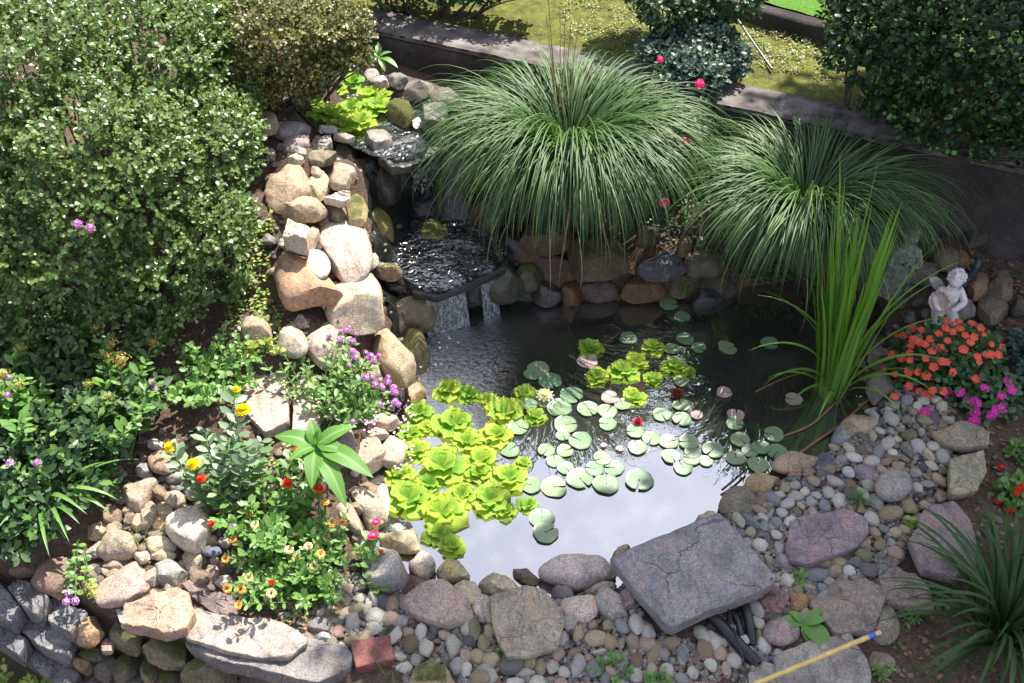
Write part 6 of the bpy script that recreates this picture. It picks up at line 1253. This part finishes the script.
# ------------------------------------------------------------------ small things
BLK = plain('black_rubber', (.012,.012,.013), .35, .5); POLE = plain('bamboo', (.60,.42,.13), .45, .5, .2, 25, .15); TAPE = plain('blue_tape', (.03,.13,.5), .4, .5)
p0 = W(*zp('J',955,440), .20); p1 = W(700, 707, .21); d = (p1-p0); root = tag(empty('bamboo_pole', p0), 'yellow bamboo pole with a blue taped end lying over the lower right stones', 'pole')
mb = MB(); n = 60; path = np.array([list(d*(i/n)) for i in range(n+1)]); t = unit(np.array(d)); a = unit(np.cross(t, [0,0,1.])); b = np.cross(a, t); rad = np.array([.0105*(1+.10*math.exp(-((i % 12)-6)**2/1.2)) for i in range(n+1)]); th = np.linspace(0,2*np.pi,14,endpoint=False)
V = path[:,None,:]+rad[:,None,None]*(a*np.cos(th)[None,:,None]+b*np.sin(th)[None,:,None]); mb.add(V, grid_faces(n+1, 14, True)); mb.add(np.vstack([path[0]-t*.003, V[0]]), np.array([[0,1+i,1+(i+1)%14] for i in range(14)])); mb.build('cane', POLE, root)
mb = MB(); q0 = t*.028; q1 = t*.062; V = np.stack([q0+.0122*(a*math.cos(x)+b*math.sin(x)) for x in th]+[q1+.0122*(a*math.cos(x)+b*math.sin(x)) for x in th]); mb.add(V, grid_faces(2, 14, True)); mb.build('tape', TAPE, root)
def hose(name, label, pts, r0, cat, mat=BLK):
    P_ = np.array([tuple(W(x, y, z)) for x, y, z in pts]); t = np.linspace(0, len(P_)-1, 8*len(P_)); i = np.clip(t.astype(int), 0, len(P_)-2); f = (t-i)[:,None]
    def g(k): return P_[np.clip(i+k, 0, len(P_)-1)]
    C = .5*((2*g(0))+(-g(-1)+g(1))*f+(2*g(-1)-5*g(0)+4*g(1)-g(2))*f**2+(-g(-1)+3*g(0)-3*g(1)+g(2))*f**3); o_ = C[0].copy(); mb = MB(); tubes(mb, [C-o_], r0, r0, 12); o = mb.build(name, mat); o.location = o_; return tag(o, label, cat)
hose('rubber_hose', 'thick black hose coming out from under the big square slab', [(*zp('J',120,330),.10),(*zp('J',215,425),.10),(*zp('J',290,510),.09),(*zp('J',365,590),.06)], .029, 'hose')
hose('rubber_hose', 'shorter black hose right of the thick one under the slab', [(*zp('J',280,240),.09),(*zp('J',315,340),.10),(*zp('J',335,420),.09),(*zp('J',345,500),.06)], .023, 'hose')
hose('rubber_hose', 'black hose in the shadow between the other two hoses', [(*zp('J',200,300),.08),(*zp('J',265,370),.08),(*zp('J',290,450),.07),(*zp('J',290,500),.04)], .02, 'hose')
hose('power_cable', 'thin black cable running down over the hoses to the bottom edge', [(*zp('J',230,330),.14),(*zp('J',265,440),.14),(*zp('J',290,530),.12),(*zp('J',320,640),.11),(*zp('J',330,760),.1)], .0035, 'cable')
hose('black_pipe', 'black pipe edge between the upper pool rim and the speckled rock', [(295,108,.98),(306,120,.99),(316,129,.99),(322,135,.98)], .011, 'pipe')
hose('dark_pipe', 'dark blue grey pipe standing behind the cherub head', [(964,286,.30),(970,276,.36),(976,268,.42),(979,260,.46)], .018, 'pipe', plain('dark_blue_metal', (.03,.045,.06), .5, .5, .3, 60, .4))
hose('driftwood_stalk', 'brown stalk floating from the iris toward the gravel, nearest the front', [(870,398,.01),(840,425,.015),(818,440,.012),(795,457,.01)], .008, 'stalk', plain('wet_brown_stalk', (.20,.09,.04), .5))
hose('driftwood_stalk', 'brown stalk floating left of the iris foot', [(812,370,.01),(785,378,.015),(755,392,.01)], .005, 'stalk', plain('wet_brown_stalk', (.17,.08,.04), .5))
hose('driftwood_stalk', 'brown stalk floating from the iris toward the gravel, farther back', [(838,400,.01),(812,424,.012),(784,436,.01)], .006, 'stalk', plain('wet_brown_stalk', (.22,.11,.05), .5))
hose('plastic_edging', 'thin black plastic strip sticking from the water beside the gravel', [(722,490,.02),(734,480,.03),(747,469,.03)], .006, 'edging')
hose('metal_stake', 'thin grey metal stake lying on the moss behind the wall', [(738,20,.98),(755,45,.94),(772,69,.90)], .008, 'stake', plain('grey_metal', (.25,.27,.28), .4, .5, 0, 20, .2, .8))
V, F = noisy_ico(2, .12, 6); mb = MB(); w = G(806, 40, .05); mb.add(V*np.array([.022,.022,.018]), F); o = mb.build('mushroom_cap', plain('off_white', (.6,.6,.52), .7)); o.location = w; tag(o, 'small white mushroom cap on the moss behind the wall', 'mushroom')
# goldfish
w = W(503, 380, -.02); root = tag(empty('goldfish', w), 'orange goldfish just under the water beside the rosettes', 'goldfish'); mb = MB(); V = []
for i in range(15):
    s = i/14; r_ = .017*math.sin(math.pi*min(1, s*.92+.05))**.8*(1-.35*s)
    for b in range(12): t = b/12*6.2832; V.append((-.06+.12*s, r_*.62*math.cos(t)+.008*math.sin(s*3), r_*math.sin(t)))
mb.add(V, grid_faces(15, 12, True)); GF = plain('goldfish_scales', (.75,.16,.04), .35, .6, .1, 120); mb.build('body', GF, root)
mb = MB(); V = [(.058,.004,0),(.095,.012,.022),(.085,.01,0),(.095,.008,-.02),(.058,.008,0),(.095,.016,.022),(.085,.014,0),(.095,.012,-.02)]; mb.add(V, np.array([[0,1,2,2],[0,2,3,3],[4,6,5,5],[4,7,6,6]])[:, :3]); mb.build('tail_fin', GF, root)
mb = MB(); V = [(-.02,0,.014),(.0,0,.028),(.03,.003,.012),(-.02,.003,.014),(.0,.003,.028),(.03,.006,.012)]; mb.add(V, np.array([[0,1,2],[3,5,4]])); mb.build('dorsal_fin', GF, root); root.rotation_euler = (0,0,.3)
